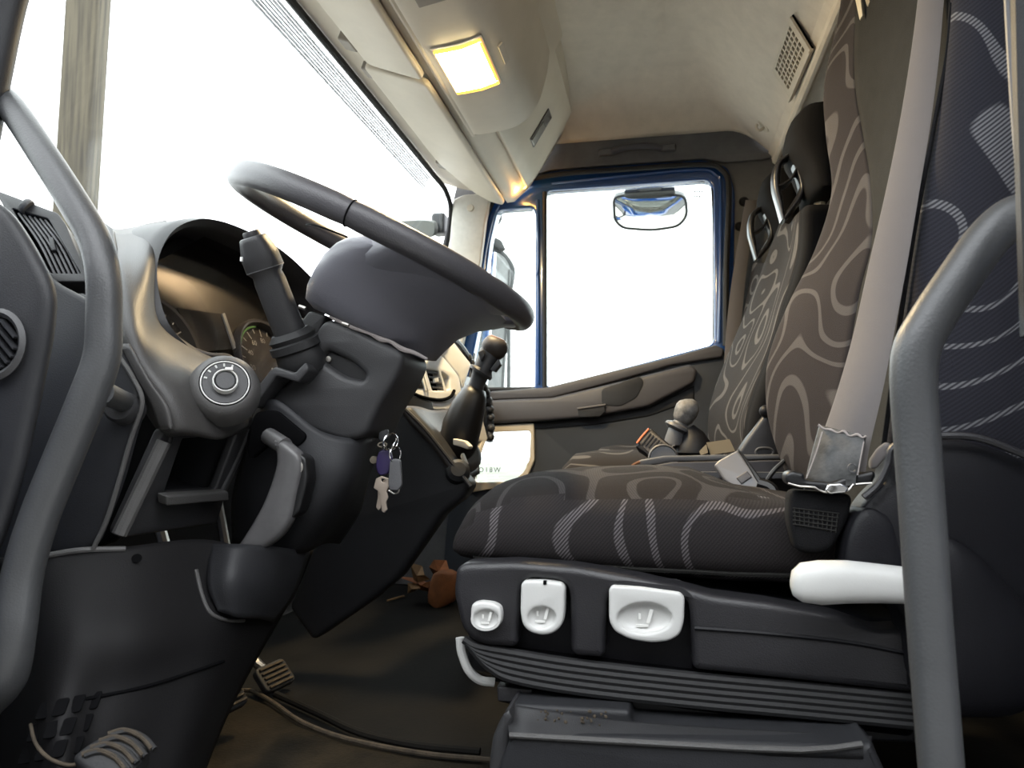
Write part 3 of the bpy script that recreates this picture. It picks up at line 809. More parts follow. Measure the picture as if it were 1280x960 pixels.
tube('mirror_bracket', [PL(612, 232, wc - WN * 0.05, WN), V(612, 222, 2.55), V(612, 216, 2.46)], 0.022, 'exterior_grey', wm, seg=10)

# front mirror at the windscreen corner
fm = thing('front_mirror', 'pale front mirror housing outside the far corner of the windscreen', 'mirror')
c = V(500, 290, 2.45)
loft('housing', [[V(500, 288, y) + Vector((p.x * s, 0, p.z * s)) for p in superring((0, 0, 0), X_, Z_, 0.135, 0.035, 4, 24)] for y, s in ((2.40, 0.9), (2.42, 1.0), (2.54, 1.0), (2.56, 0.9))], 'mirror_pale', fm, smooth=40)
mo('arm', *box_vf(V(550, 281, 2.47), (0.05, 0, 0), (0, 0.06, 0), (0, 0, 0.075)), 'exterior_grey', fm, bev=0.012)
# unseen wall added on the camera's side to block low sky light
shade_wall = mo('added_shade_wall', *box_vf((-1.0, -1.4, 0.35), (14.0, 0, 0), (0, 0.1, 0), (0, 0, 3.0)), 'shade_wall_dark', None, smooth=0)
struct(shade_wall, 'unseen wall added beside the truck to block low light')

# ------------------------------------------------------------------ dashboard
db = thing('dashboard', 'dark moulded dashboard across the front of the cab with an arched instrument hood', 'dashboard')
# top pad running across under the windscreen
tp = []
for Y, x1, z1 in ((0.94, -0.90, 0.70), (0.98, -0.86, 0.68), (1.2, -0.87, 0.66), (1.42, -0.86, 0.66), (1.55, -0.68, 0.66), (1.775, -0.66, 0.655)):
    tp.append([Vector((-1.0, Y, z1 - 0.03)), Vector((-0.90, Y, z1 - 0.005)), Vector((x1 - 0.04, Y, z1)), Vector((x1, Y, z1 - 0.02)), Vector((x1 + 0.012, Y, z1 - 0.07)), Vector((x1 + 0.01, Y, z1 - 0.16))])
patch('top_pad', tp, 'dash_plastic', db, n=4, thick=0.01)
# left shoulder: column, coloured as lit by the windscreen, beside the hood that sweeps down round the light switch
sh = pxrows([
    [(120, 268, 1.06), (138, 284, 1.0), (160, 286, 1.0), (180, 280, 1.02), (208, 275, 1.03)],
    [(126, 330, .92), (146, 330, .885), (165, 335, .89), (186, 330, .915), (197, 330, .97)],
    [(132, 395, .87), (151, 400, .835), (171, 402, .84), (190, 404, .885), (200, 395, .96)],
    [(142, 440, .85), (163, 442, .82), (190, 446, .835), (214, 440, .89), (246, 436, .99)],
    [(166, 490, .84), (186, 492, .82), (216, 490, .83), (250, 475, .89), (303, 466, 1.03)],
    [(196, 538, .85), (212, 536, .83), (238, 536, .845), (276, 540, .90), (315, 522, 1.03)],
    [(206, 548, .87), (216, 546, .85), (240, 545, .865), (278, 549, .92), (316, 532, 1.04)]])
patch('switch_surround', sh, 'shoulder_lit_plastic', db, n=6, thick=0.012)
# lighter ridge down its left edge
patch('edge_bevel', pxrows([[(150, 430, .816), (160, 430, .812), (166, 436, .815)], [(168, 470, .814), (182, 472, .81), (188, 476, .814)],
                            [(188, 505, .818), (203, 505, .814), (210, 508, .818)], [(200, 538, .83), (211, 536, .822), (217, 536, .826)]]), 'dash_grey', db, n=5, thick=0.004, label='pale ridge')

# arched hood over the instruments
def arch(px, rx):   # px: list of (px,py,Y)
    return cat_rom([V(*p) for p in px], 6)
rim = arch([(238, 440, .985), (207, 405, .955), (195, 360, .955), (197, 325, .97), (212, 297, 1.0), (237, 283, 1.04), (265, 284, 1.10), (300, 297, 1.17), (335, 316, 1.25), (365, 340, 1.32), (388, 366, 1.37), (396, 395, 1.40)], 0)
outer = arch([(225, 446, .965), (194, 410, .93), (180, 360, .93), (183, 320, .95), (203, 287, .985), (236, 273, 1.03), (268, 275, 1.10), (305, 288, 1.18), (342, 307, 1.26), (372, 332, 1.33), (396, 360, 1.38), (404, 395, 1.41)], 0)
back = [p + Vector((-0.23, 0.0, -0.02)) for p in outer]
ctr = sum(rim, Vector()) / len(rim)
inner_b = [p + Vector((-0.21, 0, 0)) + (ctr - p) * 0.08 * Vector((0, 1, 1)).length / 1.4 for p in rim]
mid = [(a + b) / 2 + Vector((0.012, 0, 0.004)) for a, b in zip(rim, outer)]
vs, fs = loft_vf([back, [o + Vector((-0.01, 0, 0)) for o in outer], outer, mid, rim, [r + Vector((-0.012, 0, -0.002)) for r in rim], inner_b], closed=False)
mo('instrument_hood', vs, fs, 'dash_plastic', db, smooth=60)
mo('hood_back', list(inner_b) + [sum(inner_b, Vector()) / len(inner_b)], [(i, (i + 1) % len(inner_b), len(inner_b)) for i in range(len(inner_b))], 'dash_dark', db, smooth=0)
# instrument panel set back in the hood
IP0, IPN = Vector((-0.715, 1.15, 0.62)), Vector((0.93, -0.10, 0.36))
ipo = [(186, 330), (215, 300), (260, 285), (330, 310), (392, 360), (410, 420), (380, 500), (300, 510), (220, 470), (186, 400)]
plplate('instrument_panel', ipo, IP0, IPN, 0.01, 'gauge_face', db, r=0.02, bev=0.002)
# panel lower lip
tube('panel_lip', [V(a, b, y) for a, b, y in ((238, 436, .985), (262, 444, 1.0), (285, 446, 1.02), (300, 458, 1.03), (316, 470, 1.04))], 0.004, 'dash_brown', db, seg=8)
ip = IP0 + IPN.normalized() * 0.003
U, W, A = basis(IPN)
def gauge(cx, cy, rx, ry, nm, a0, a1, lab):
    c = PL(cx, cy, ip, IPN)
    ex = (PL(cx + rx, cy, ip, IPN) - c); ey = (PL(cx, cy + ry, ip, IPN) - c)
    r = ey.length
    lathe(nm, [(r * 0.98, 0.0), (r * 1.0, 0.012), (r * 1.05, 0.014), (r * 1.08, 0.010), (r * 1.08, 0.0)], c, IPN, 'dash_grey', db, seg=36, label=lab)
    ticks = []
    for k in range(17):
        a = math.radians(a0 + (a1 - a0) * k / 16)
        d = U * math.cos(a) + W * math.sin(a); t = IPN.normalized().cross(d)
        L_ = r * (0.16 if k % 2 == 0 else 0.09)
        ticks.append(box_vf(c + d * (r * 0.88 - L_ / 2) + A * 0.004, d * L_, t * 0.0016, A * 0.001))
    mo('gauge_ticks', *merge(ticks), 'gauge_print', db, smooth=0)
    for k in range(1, 8):
        a = math.radians(a0 + (a1 - a0) * k / 8); d = U * math.cos(a) + W * math.sin(a)
        digits(str(k * 20), c + d * r * 0.62 + A * 0.004, r * 0.16)
    obox('needle', c + U * r * -0.2 + W * r * -0.28 + A * 0.006, (U * -0.5 + W * -0.7) * r * 0.8, (U * 0.7 - W * 0.5) * 0.003, A * 0.002, 'gauge_print', db)
def digits(s, c, size):
    cu = bpy.data.curves.new('t', 'FONT'); cu.body = s; cu.size = size; cu.align_x = 'CENTER'; cu.align_y = 'CENTER'; cu.resolution_u = 2
    ob = bpy.data.objects.new('t', cu); me = bpy.data.meshes.new_from_object(ob)
    mo('gauge_digits', [c + U * v.co.x + W * v.co.y for v in me.vertices], [tuple(p.vertices) for p in me.polygons], 'gauge_print', db, smooth=0, fixn=False)
    bpy.data.objects.remove(ob); bpy.data.curves.remove(cu); bpy.data.meshes.remove(me)
gauge(196, 432, 40, 52, 'gauge_ring', 215, -35, 'pale ring of the round speedometer')
gauge(337, 462, 34, 50, 'gauge_ring', 215, -35, 'pale ring of the rev counter')
c = PL(337, 462, ip, IPN); r = (PL(337, 512, ip, IPN) - c).length
arc = [c + (U * math.cos(a) + W * math.sin(a)) * r * 0.93 + A * 0.004 for a in [math.radians(170 - 9 * k) for k in range(9)]]
tube('green_band', arc, 0.002, 'gauge_green', db, seg=6, n=1, sm=False)
plplate('display_edge', [(278, 392), (281, 391), (296, 434), (293, 436)], ip + A * 0.006, IPN, 0.004, 'gauge_print', db, bev=0, smooth=0, label='pale upright bar beside the display')
plplate('display', [(222, 385), (276, 392), (292, 436), (250, 440)], ip + A * 0.003, IPN, 0.003, 'gauge_face', db, bev=0, smooth=0)
plplate('cluster_cover', [(190, 330), (262, 292), (386, 360), (402, 420), (330, 480), (225, 450), (190, 400)], ip + A * 0.028, IPN, 0.002, 'cluster_glass', db, r=0.02, bev=0, smooth=0)

# rotary light switch in its round boss
LN = Vector((0.52, -0.80, 0.28)).normalized()
lc = V(281, 482, .885)
boss = [(0.046, -0.03), (0.045, -0.012), (0.041, 0.002), (0.035, 0.009), (0.0315, 0.010), (0.030, 0.006), (0.029, 0.004)]
lathe('switch_boss', boss, lc, LN, 'dash_grey', db, seg=36, smooth=60)
ls = lathe('light_switch', [(0.0285, 0.0), (0.0285, 0.009), (0.027, 0.0105), (0.020, 0.0105), (0.020, 0.010), (0.0, 0.010)], lc, LN, 'dash_plastic', db, seg=36)
mo('switch_ring', *lathe_vf([(0.0155, 0.0), (0.0155, 0.013), (0.0148, 0.0145), (0.0138, 0.0145), (0.0132, 0.0125), (0.0132, 0.0)], lc + LN * 0.006, LN, 28), 'silver_trim', ls, smooth=50)
lathe('switch_knob', [(0.013, 0.0), (0.013, 0.011), (0.011, 0.0135), (0.0, 0.0135)], lc + LN * 0.006, LN, 'dash_plastic', ls, seg=28)
lu, lv, _ = basis(LN)
mo('switch_pointer', *box_vf(lc + LN * 0.022 + lv * 0.0145 + lu * 0.004, lu * 0.009, lv * 0.003, LN * 0.003), 'icon_white', ls)
ring_marks = []
for k in range(5):
    a = math.radians(70 + 24 * k); d = lu * math.cos(a) + lv * math.sin(a)
    ring_marks.append(box_vf(lc + LN * 0.0112 + d * 0.024, d * 0.004, LN.cross(d) * 0.0022, LN * 0.0008))
mo('switch_marks', *merge(ring_marks), 'gauge_print', ls, smooth=0)
tube('chrome_ring', [lc + (lu * math.cos(a) + lv * math.sin(a)) * 0.029 + LN * 0.0105 for a in [2 * math.pi * k / 40 for k in range(40)]], 0.0009, 'silver_trim', ls, seg=6, n=1, closed=True, sm=False)

# open cubby under the switch
CB = [V(208, 545, .850), V(316, 532, 1.040), V(150, 674, .825)]
CN = (CB[1] - CB[0]).cross(CB[2] - CB[0]).normalized()
if CN.dot(EYE - CB[0]) < 0: CN = -CN
cbo = [(205, 538), (317, 522), (306, 566), (283, 618), (272, 655), (152, 673), (146, 668)]
cbh = [(229, 549), (296, 543), (270, 612), (206, 616)]
plplate('cubby_frame', cbo, CB[0], CN, 0.014, 'dash_plastic', db, r=0.008, bev=0.004, holes=[cbh], hr=0.003)
bx = [PL(a, b, CB[0], CN) for a, b in [(224, 541), (304, 535), (275, 617), (200, 620)]]
dp = -CN * 0.13 + Vector((-0.02, 0, 0))
vs = [b - CN * 0.010 for b in bx] + [b + dp for b in bx]
mo('cubby_box', vs, [(0, 1, 5, 4), (1, 2, 6, 5), (2, 3, 7, 6), (3, 0, 4, 7), (4, 5, 6, 7)], 'dash_dark', db, smooth=0, fixn=False)
lipc = [PL(a, b, CB[0] + CN * 0.012, CN) for a, b in ((203, 617), (281, 612), (279, 625), (204, 630))]
mo('cubby_lip', *merge([box_vf((lipc[0] + lipc[1] + lipc[2] + lipc[3]) / 4, lipc[1] - lipc[0], lipc[3] - lipc[0], CN * 0.016)]), 'dash_grey', db, bev=0.003, label='paler lower lip of the cubby')
tube('cubby_bevel', [PL(a, b, CB[0] + CN * 0.002, CN) for a, b in ((205, 552), (178, 608), (149, 668))], 0.009, 'dash_grey', db, seg=10, n=3)
tube('cubby_bevel', [PL(a, b, CB[0] + CN * 0.0, CN) for a, b in ((312, 538), (298, 572), (277, 614))], 0.005, 'dash_plastic', db, seg=8, n=3)

# end of the dashboard facing the doorway
pxplate('end_panel', [(20, 290), (62, 350), (112, 376), (152, 448), (178, 503), (166, 540), (150, 600), (116, 688), (30, 696), (-60, 720), (-60, 300)], .80, 0.014, 'dash_dark', db, r=0.02, bev=0.006)
pxplate('side_filler', [(112, 380), (160, 440), (215, 545), (200, 575), (146, 676), (110, 690), (100, 560)], .855, 0.012, 'black_plastic', db, r=0.01, bev=0.006)
tube('end_highlight', [V(a, b, .798) for a, b in ((150, 447), (166, 472), (178, 503), (164, 548), (137, 640), (116, 687))], 0.0028, 'dash_grey', db, seg=8)  # paler bead paints the highlight along the end panel's edge
# handle foot boss
lathe('handle_boss', [(0.020, -0.03), (0.019, 0.0), (0.016, 0.005), (0.0, 0.006)], V(150, 508, .785), (0.3, -0.9, 0.1), 'dash_plastic', db, seg=24)
# flared outer panel with the round vent
fp = [(-70, 215), (2, 258), (30, 300), (60, 358), (56, 412), (40, 490), (18, 590), (-12, 690), (-80, 760)]
pxplate('flared_panel', fp, .665, 0.02, 'dash_dark', db, r=0.02, bev=0.009)
vc = V(-2, 432, .662)
lathe('round_vent_rim', [(0.030, -0.002), (0.034, 0.006), (0.030, 0.010), (0.0265, 0.007), (0.0255, -0.004)], vc, (0.12, -1, 0.05), 'dash_plastic', db, seg=36, sv=1.12, u=X_)
lathe('round_vent_back', [(0.027, 0.0015), (0.0, 0.0016)], vc, (0.12, -1, 0.05), 'deep_black', db, seg=28, sv=1.12, u=X_)
for k in range(-3, 4):
    d = Vector((0.70, 0, -0.71)); t = Vector((0.71, 0, 0.70))
    L_ = 2 * math.sqrt(max(0.0, 0.0270 ** 2 - (k * 0.0078) ** 2))
    if L_ > 0.01: obox('slat', vc + t * (k * 0.0078) + Vector((0, -0.005, 0)), d * L_, t * 0.0022, Vector((0, 0.007, 0)), 'dash_dark', db)
# demister vent in the upper corner
ven = thing('side_vent', 'slatted side window vent in the upper left corner of the dashboard', 'vent')
VP, VNN = V(60, 300, .84), Vector((0.30, -0.90, 0.35))
vq = [(-8, 236), (72, 266), (82, 280), (112, 352), (60, 352), (38, 318)]
plplate('vent_frame', vq, VP, VNN, 0.03, 'dash_plastic', ven, r=0.004, bev=0.0015, holes=[[(15, 260), (60, 273), (101, 342), (62, 341)]], hr=0.003)
plplate('vent_duct', [(5, 250), (70, 266), (114, 352), (56, 352)], VP - VNN.normalized() * 0.022, VNN, 0.006, 'deep_black', ven, bev=0)
for k in range(6):
    s = (k + 0.5) / 6
    a = (20 + 40 * s, 266 + 10 * s); b = (66 + 38 * s, 344 + 2 * s)
    m_ = ((a[0] + b[0]) / 2 + 3, (a[1] + b[1]) / 2 - 2)
    tube('slat', [PL(*q, VP - VNN.normalized() * 0.006, VNN) for q in (a, m_, b)], 0.0018, 'mid_grey', ven, seg=6, n=4)
wcn = PL(33, 258, VP, VNN)
lathe('thumb_wheel', [(0.010, -0.004), (0.011, -0.002), (0.011, 0.002), (0.010, 0.004)], wcn, (0.75, 0.35, -0.55), 'mid_grey', ven, seg=24)
plplate('vent_tab', [(60, 296), (66, 296), (70, 312), (64, 313)], VP + VNN.normalized() * 0.001, VNN, 0.006, 'dash_plastic', ven, bev=0.001)
# strip of dash between vent and hood
patch('corner_pad', pxrows([[(80, 264, 1.0), (104, 260, 1.0), (140, 285, .95)], [(95, 285, .97), (116, 295, .95), (146, 330, .89)], [(114, 340, .95), (130, 358, .92), (152, 400, .86)],
                            [(104, 360, .90), (122, 378, .88), (150, 445, .84)]]), 'dash_plastic', db, n=5, thick=0.008)

# lower knee panel by the step
kn = [[(-60, 706, .80), (40, 694, .775), (150, 684, .82), (255, 674, .92), (330, 690, 1.0), (392, 688, 1.12)],
      [(-60, 760, .84), (46, 748, .76), (150, 740, .80), (255, 735, .90), (318, 735, .97), (372, 736, 1.09)],
      [(-40, 820, .88), (48, 805, .745), (150, 800, .775), (240, 795, .86), (292, 790, .93), (335, 800, 1.03)],
      [(-30, 880, .90), (50, 870, .73), (130, 866, .76), (215, 848, .83), (268, 850, .89), (298, 868, .98)],
      [(-30, 940, .90), (52, 930, .71), (115, 935, .735), (190, 930, .80), (240, 925, .85), (272, 925, .93)],
      [(-30, 1040, .90), (54, 1030, .69), (100, 1030, .71), (165, 1030, .77), (212, 1020, .82), (240, 1010, .90)]]
KN_ = pxrows(kn)
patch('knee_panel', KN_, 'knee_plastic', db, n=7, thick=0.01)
def on_patch(rows, s, t):
    """point on the smooth skin, s across 0..1, t down 0..1"""
    def cr(P, q):
        q = max(0, min(len(P) - 1 - 1e-6, q * (len(P) - 1))); i = int(q); f = q - i
        b, c = P[i], P[i + 1]; a = P[i - 1] if i > 0 else b * 2 - c; d = P[i + 2] if i + 2 < len(P) else c * 2 - b
        return 0.5 * (2 * b + (c - a) * f + (2 * a - 5 * b + 4 * c - d) * f * f + (3 * b - a - 3 * c + d) * f ** 3)
    return cr([cr(r, s) for r in rows], t)
def near_patch(px, py, rows):
    best = None
    for i in range(81):
        for j in range(81):
            p = on_patch(rows, i / 80, j / 80); q = p - EYE; z = q.dot(FW)
            e = (640 + F * q.dot(RT) / z - px) ** 2 + (480 - F * q.dot(UP) / z - py) ** 2
            if best is None or e < best[0]: best = (e, p)
    return best[1]
KN0 = (KN_[3][2] - KN_[3][1]).cross(KN_[4][1] - KN_[3][1]).normalized()
if KN0.dot(EYE - KN_[3][1]) < 0: KN0 = -KN0
for pts, r, m_ in (([(70, 880), (130, 870), (190, 856), (256, 836), (280, 826)], 0.0022, 'deep_black'),
              ([(247, 714), (252, 745), (264, 768), (285, 775), (304, 775)], 0.0026, 'dash_grey'),
              ([(57, 694), (105, 689), (160, 686)], 0.0035, 'dash_grey')):
    tube('panel_seam', [near_patch(a, b, KN_) + KN0 * 0.001 for a, b in pts], r, m_, db, seg=8)
patch('knee_bulge', pxrows([[(262, 680, .93), (300, 680, .93), (350, 684, .99), (388, 690, 1.08)], [(259, 730, .90), (293, 725, .905), (336, 735, .965), (368, 745, 1.06)], [(272, 764, .90), (298, 772, .915), (325, 774, .965), (342, 778, 1.02)]]), 'dash_dark', db, n=6, thick=0.006)
# speaker grille in the knee panel: openings in rows
for j in range(3):
    for i in range(4):
        x0 = 112 - 20.5 * i - 11 * j; y0 = 866 + 4 * i + 28 * j
        q = [(x0, y0), (x0 + 17, y0 - 3), (x0 + 9, y0 + 19), (x0 - 8, y0 + 22)]
        c0 = near_patch(x0 + 5, y0 + 9, KN_)
        mo('grille_opening', *plplate_vf(q, c0 + KN0 * 0.002, KN0, 0.003, 0.003, 0.0005), 'deep_black', db, smooth=0)
c0 = near_patch(85, 905, KN_)
tube('grille_rim', [PL(a, b, c0 + KN0 * 0.002, KN0) for a, b in ((38, 905), (45, 930), (62, 948), (84, 956), (100, 955))], 0.0018, 'tread_dirt', db, seg=8)
lathe('screw_recess', [(0.006, 0.001), (0.004, -0.001), (0.0, -0.001)], near_patch(172, 698, KN_) + KN0 * 0.002, KN0, 'deep_black', db, seg=14)

# ribbed, dusty foot rest on the step
fr = thing('foot_rest', 'ribbed foot pad with dry mud along its ribs at the bottom left', 'pad')
FN = Vector((0.25, -0.62, 0.75)).normalized(); fc = V(136, 938, .70)
plplate('pad', [(88, 946), (104, 932), (124, 920), (152, 911), (174, 916), (187, 932), (172, 956), (150, 972), (112, 968)], fc, FN, 0.03, 'rubber', fr, r=0.012, bev=0.006)
for k in range(4):
    e = [(102, 943), (122, 938), (143, 946), (157, 961)]
    rib = [PL(a + 11 * k, b - 8.5 * k, fc + FN * 0.002, FN) for a, b in e]
    tube('rib', rib, 0.0026, 'tread_dirt', fr, seg=8, n=5, label='ridge caked with dry mud')
    tube('rib_side', [q + FN * -0.0015 + Vector((0.003, 0, 0)) for q in rib], 0.0030, 'rubber', fr, seg=8, n=5)
# clutch and brake pedals deep in the footwell
def pedal(cx, cy, Y, wpx, hpx, label, arm_to):
    t = thing('pedal', label, 'pedal', 'pedals in the footwell')
    c = V(cx, cy, Y); s = Y / F; n = Vector((0.70, -0.25, 0.66)).normalized(); u = Vector((0.2, 1, 0)); u = (u - n * u.dot(n)).normalized(); v = n.cross(u)
    a, b = wpx * s, hpx * s
    mo('pedal_pad', *plate_vf(rnd([(-a, -b), (a, -b), (a, b), (-a, b)], 0.012), [], (c, u, v, -n), 0.014, 0.003), 'rubber', t)
    for k in range(-2, 3): obox('pad_rib', c + v * (k * b * 0.36) + n * 0.002, u * a * 1.6, v * b * 0.16, n * 0.004, 'tread_dirt', t, bev=0.001)
    tube('pedal_arm', [c - n * 0.012, c - n * 0.03 + Vector((-0.06, 0.02, 0.08)), Vector(arm_to)], 0.009, 'steel_dull', t, seg=8)
pedal(288, 868, 1.10, 22, 20, 'ribbed clutch pedal half hidden by the knee panel', (-0.86, 1.15, 0.42))
pedal(345, 843, 1.32, 26, 18, 'ribbed pedal further in beyond the clutch pedal', (-0.86, 1.34, 0.44))

# ------------------------------------------------------------------ steering column, wheel, stalk, keys
col = thing('steering_column', 'dark boxy steering column cowl under the wheel with adjusting lever', 'steering column')
YC0 = 1.02
cow = [(406, 395), (462, 420), (508, 440), (496, 472), (473, 508), (456, 546), (430, 552), (400, 544), (366, 528), (332, 506), (340, 492), (366, 470), (384, 430)]
pxplate('cowl', cow, YC0, 0.12, 'dash_plastic', col, r=0.02, bev=0.010, holes=[[(402, 444), (409, 437), (440, 452), (456, 468), (452, 475), (430, 470), (405, 453)]], hr=0.01)
pxplate('cowl_recess', [(398, 434), (460, 460), (458, 480), (398, 456)], YC0 + 0.012, 0.01, 'black_plastic', col, bev=0.0)
sc = V(411, 449, YC0 + 0.010)
lathe('screw', [(0.0, 0.003), (0.004, 0.0025), (0.005, 0.0), (0.005, -0.003)], sc, (0.1, -1, 0), 'steel_dull', col, seg=14)
# lower body of the column disappearing into the footwell
low = [[(318, 508, 1.03), (345, 500, 1.00), (400, 538, 1.005), (445, 548, 1.03), (470, 545, 1.08), (484, 540, 1.16)],
       [(306, 560, 1.03), (340, 555, 1.00), (395, 590, .995), (435, 600, 1.02), (452, 596, 1.08), (464, 590, 1.16)],
       [(290, 620, 1.05), (330, 620, 1.01), (380, 640, 1.0), (410, 650, 1.03), (436, 640, 1.1), (450, 640, 1.2)],
       [(290, 680, 1.08), (320, 690, 1.04), (360, 692, 1.03), (385, 690, 1.06), (405, 680, 1.12), (425, 680, 1.2)]]
patch('column_shroud', pxrows(low), 'dash_dark', col, n=6, thick=0.01)
pxplate('slot', [(318, 515), (345, 512), (384, 545), (372, 560), (345, 548), (330, 560), (312, 575), (308, 560)], .992, 0.012, 'deep_black', col, r=0.01, bev=0.002)
# pale strip where the upper and lower cowls part
pxplate('top_plate', [(386, 388), (408, 394), (396, 420), (372, 470), (352, 466), (346, 440)], 1.04, 0.03, 'dash_plastic', col, r=0.006, bev=0.004)
pxplate('shelf', [(315, 492), (338, 462), (344, 458), (368, 466), (382, 452), (386, 462), (372, 478), (345, 470), (318, 508), (310, 510)], .985, 0.05, 'dash_plastic', col, r=0.004, bev=0.003)
for a, b in ((374, 383), (428, 404)):
    tube('clip', [V(a, b, 1.0), V(a + 8, b + 3, 1.0)], 0.003, 'steel_dull', col, seg=8, n=1, sm=False)
tube('torn_edge', [V(a, b, YC0 + 0.004) for a, b in ((412, 396), (440, 409), (462, 417), (476, 424), (488, 427), (502, 436), (518, 441), (534, 449))], [0.002, 0.003, 0.0022, 0.0042, 0.0026, 0.004, 0.003, 0.002], 'thread_white', col, seg=7, label='ragged pale edge along the top of the cowl')
# adjusting lever
lev = [(338, 548), (352, 549), (373, 566), (376, 585), (368, 618), (362, 650), (348, 672), (326, 688), (300, 692), (292, 687), (310, 660), (326, 632), (337, 604), (345, 575)]
pxplate('adjusting_lever', lev, .955, 0.026, 'lever_grey', col, r=0.012, bev=0.009, label='worn grey curved lever')
tube('lever_pivot', [V(336, 545, .985), V(356, 558, .965)], 0.012, 'lever_grey', col, seg=12, n=1, sm=False)
pxplate('lever_side', [(366, 562), (382, 572), (384, 600), (374, 640), (362, 650), (368, 618), (375, 585)], .962, 0.03, 'black_plastic', col, r=0.006, bev=0.004)
lathe('lever_pin', [(0.0, 0.002), (0.005, 0.001), (0.006, -0.004)], V(374, 584, .96), (0.5, -0.85, 0), 'steel_dull', col, seg=12, sv=1.5, u=X_)

# steering wheel
WC = Vector((-0.4176, 1.1141, 0.7549)); WA = Vector((math.sin(0.448), 0.0287, math.cos(0.448))).normalized()
WU = Y_.cross(WA).normalized(); WV = WA.cross(WU)        # WU points rearwards and down, WV across the cab
R_ = 0.240
sw = thing('steering_wheel', 'large dark leather steering wheel above the column', 'steering wheel')
def wp(r, deg, h=0.0):
    a = math.radians(deg); return WC + WU * (r * math.cos(a)) + WV * (r * math.sin(a)) + WA * h
N_ = 72; rr = []
for i in range(N_):
    a = 360 * i / N_; d = WU * math.cos(math.radians(a)) + WV * math.sin(math.radians(a))
    c = WC + d * R_
    seam = 0.94 if a in (280.0, 80.0, 30.0, 330.0) else 1.0
    rr.append([c + (d * math.cos(q) * 0.0165 + WA * math.sin(q) * 0.0185) * seam for q in [2 * math.pi * k / 16 for k in range(16)]])
mo('rim', *loft_vf(rr, loop=True), 'wheel_leather', sw, smooth=80)
for a in (280, 80):
    d = WU * math.cos(math.radians(a)) + WV * math.sin(math.radians(a)); c = WC + d * R_
    tube('rim_seam', [c + d * math.cos(q) * 0.0160 + WA * math.sin(q) * 0.0180 for q in [2 * math.pi * k / 20 for k in range(20)]], 0.0011, 'deep_black', sw, seg=6, n=1, closed=True, sm=False)
# hub: a deep bowl under the rim
HS = [(-0.128, -0.055, 0.125, 0.085), (-0.120, -0.072, 0.143, 0.098), (-0.100, -0.075, 0.148, 0.112), (-0.075, -0.070, 0.156, 0.128), (-0.050, -0.062, 0.176, 0.146), (-0.030, -0.046, 0.204, 0.166), (-0.018, -0.030, 0.218, 0.178), (0.0, 0.0, 0.20, 0.165), (0.010, 0.04, 0.15, 0.11), (0.012, 0.09, 0.11, 0.02)]
rings = []
for h, s0, s1, b in HS:
    rings.append(superring(WC + WA * h + WU * (s0 + s1) / 2, WU, WV, (s1 - s0) / 2, b, 2.5, 44))
loft('hub', rings, 'hub_plastic', sw, smooth=70)
def spoke(deg, w0, w1, h0, th):
    d = WU * math.cos(math.radians(deg)) + WV * math.sin(math.radians(deg)); t = WA.cross(d); rg = []
    for s in range(7):
        q = s / 6; r = 0.10 + (R_ - 0.10) * q; ww = w0 + (w1 - w0) * (q ** 1.5) + (0.02 if s == 6 else 0)
        hh = h0 * (1 - q) + 0.0; tt = th * (1 - q) + 0.015 * q
        rg.append(superring(WC + d * r + WA * hh, t, WA, ww, tt, 3, 20))
    loft('spoke', rg, 'hub_plastic', sw, smooth=60)
spoke(-50, 0.075, 0.055, -0.030, 0.040)
spoke(50, 0.075, 0.055, -0.030, 0.040)
spoke(-20, 0.060, 0.055, -0.030, 0.035)
spoke(20, 0.060, 0.055, -0.030, 0.035)
# cover seams and the flat flap at the rear edge of the column hood
tube('hub_seam', [wp(0.155, a, -0.020) + WU * 0.035 for a in (-100, -112, -124, -136, -150)], 0.0016, 'deep_black', sw, seg=6)
obox('hub_flap', V(462, 322, 1.02), V(490, 312, 1.02) - V(440, 328, 1.02), Vector((0, 0.05, 0.0)), Vector((0.0, 0, 0.005)), 'hub_plastic', sw, bev=0.002)
obox('hub_slot', wp(0.20, -40, -0.024), (WV * 0.6 + WU * 0.8) * 0.05, WA * 0.004, (WU * 0.6 - WV * 0.8) * 0.012, 'deep_black', sw, bev=0.001)

# multifunction stalk
st = thing('column_stalk', 'chunky dark column stalk with a round button at its tip', 'stalk')
b0, b1 = V(366, 424, 1.015), V(314, 291, .955)
ax = (b1 - b0); Ls = ax.length; ax.normalize()
sx = RT - ax * RT.dot(ax); sx.normalize(); sy = ax.cross(sx)
def srings(spec, e=3.2): return [superring(b0 + ax * (Ls * s), sx, sy, a, b, e, 24) for s, a, b in spec]
loft('stalk_body', srings([(0.0, 0.0215, 0.020), (0.05, 0.022, 0.021), (0.55, 0.0215, 0.020), (0.62, 0.0200, 0.019), (0.66, 0.0245, 0.023), (0.68, 0.026, 0.024), (0.80, 0.0255, 0.024), (0.92, 0.020, 0.020), (0.955, 0.0185, 0.0185), (0.965, 0.016, 0.016)], 2.8), 'dash_plastic', st, smooth=45)
lathe('tip_button', [(0.0125, 0.0), (0.0125, Ls * 0.045), (0.0110, Ls * 0.06), (0.0, Ls * 0.062)], b0 + ax * Ls * 0.955, ax, 'dash_plastic', st, seg=24)
obox('icon_chip', V(302, 324, .94), Vector((0.003, 0, 0)), Vector((0, 0.003, 0)), Vector((0, 0, 0.006)), 'icon_white', st)
tube('collar_seam', superring(b0 + ax * Ls * 0.67, sx, sy, 0.0253, 0.0236, 2.8, 24), 0.0008, 'mid_grey', st, seg=6, n=1, closed=True, sm=False)
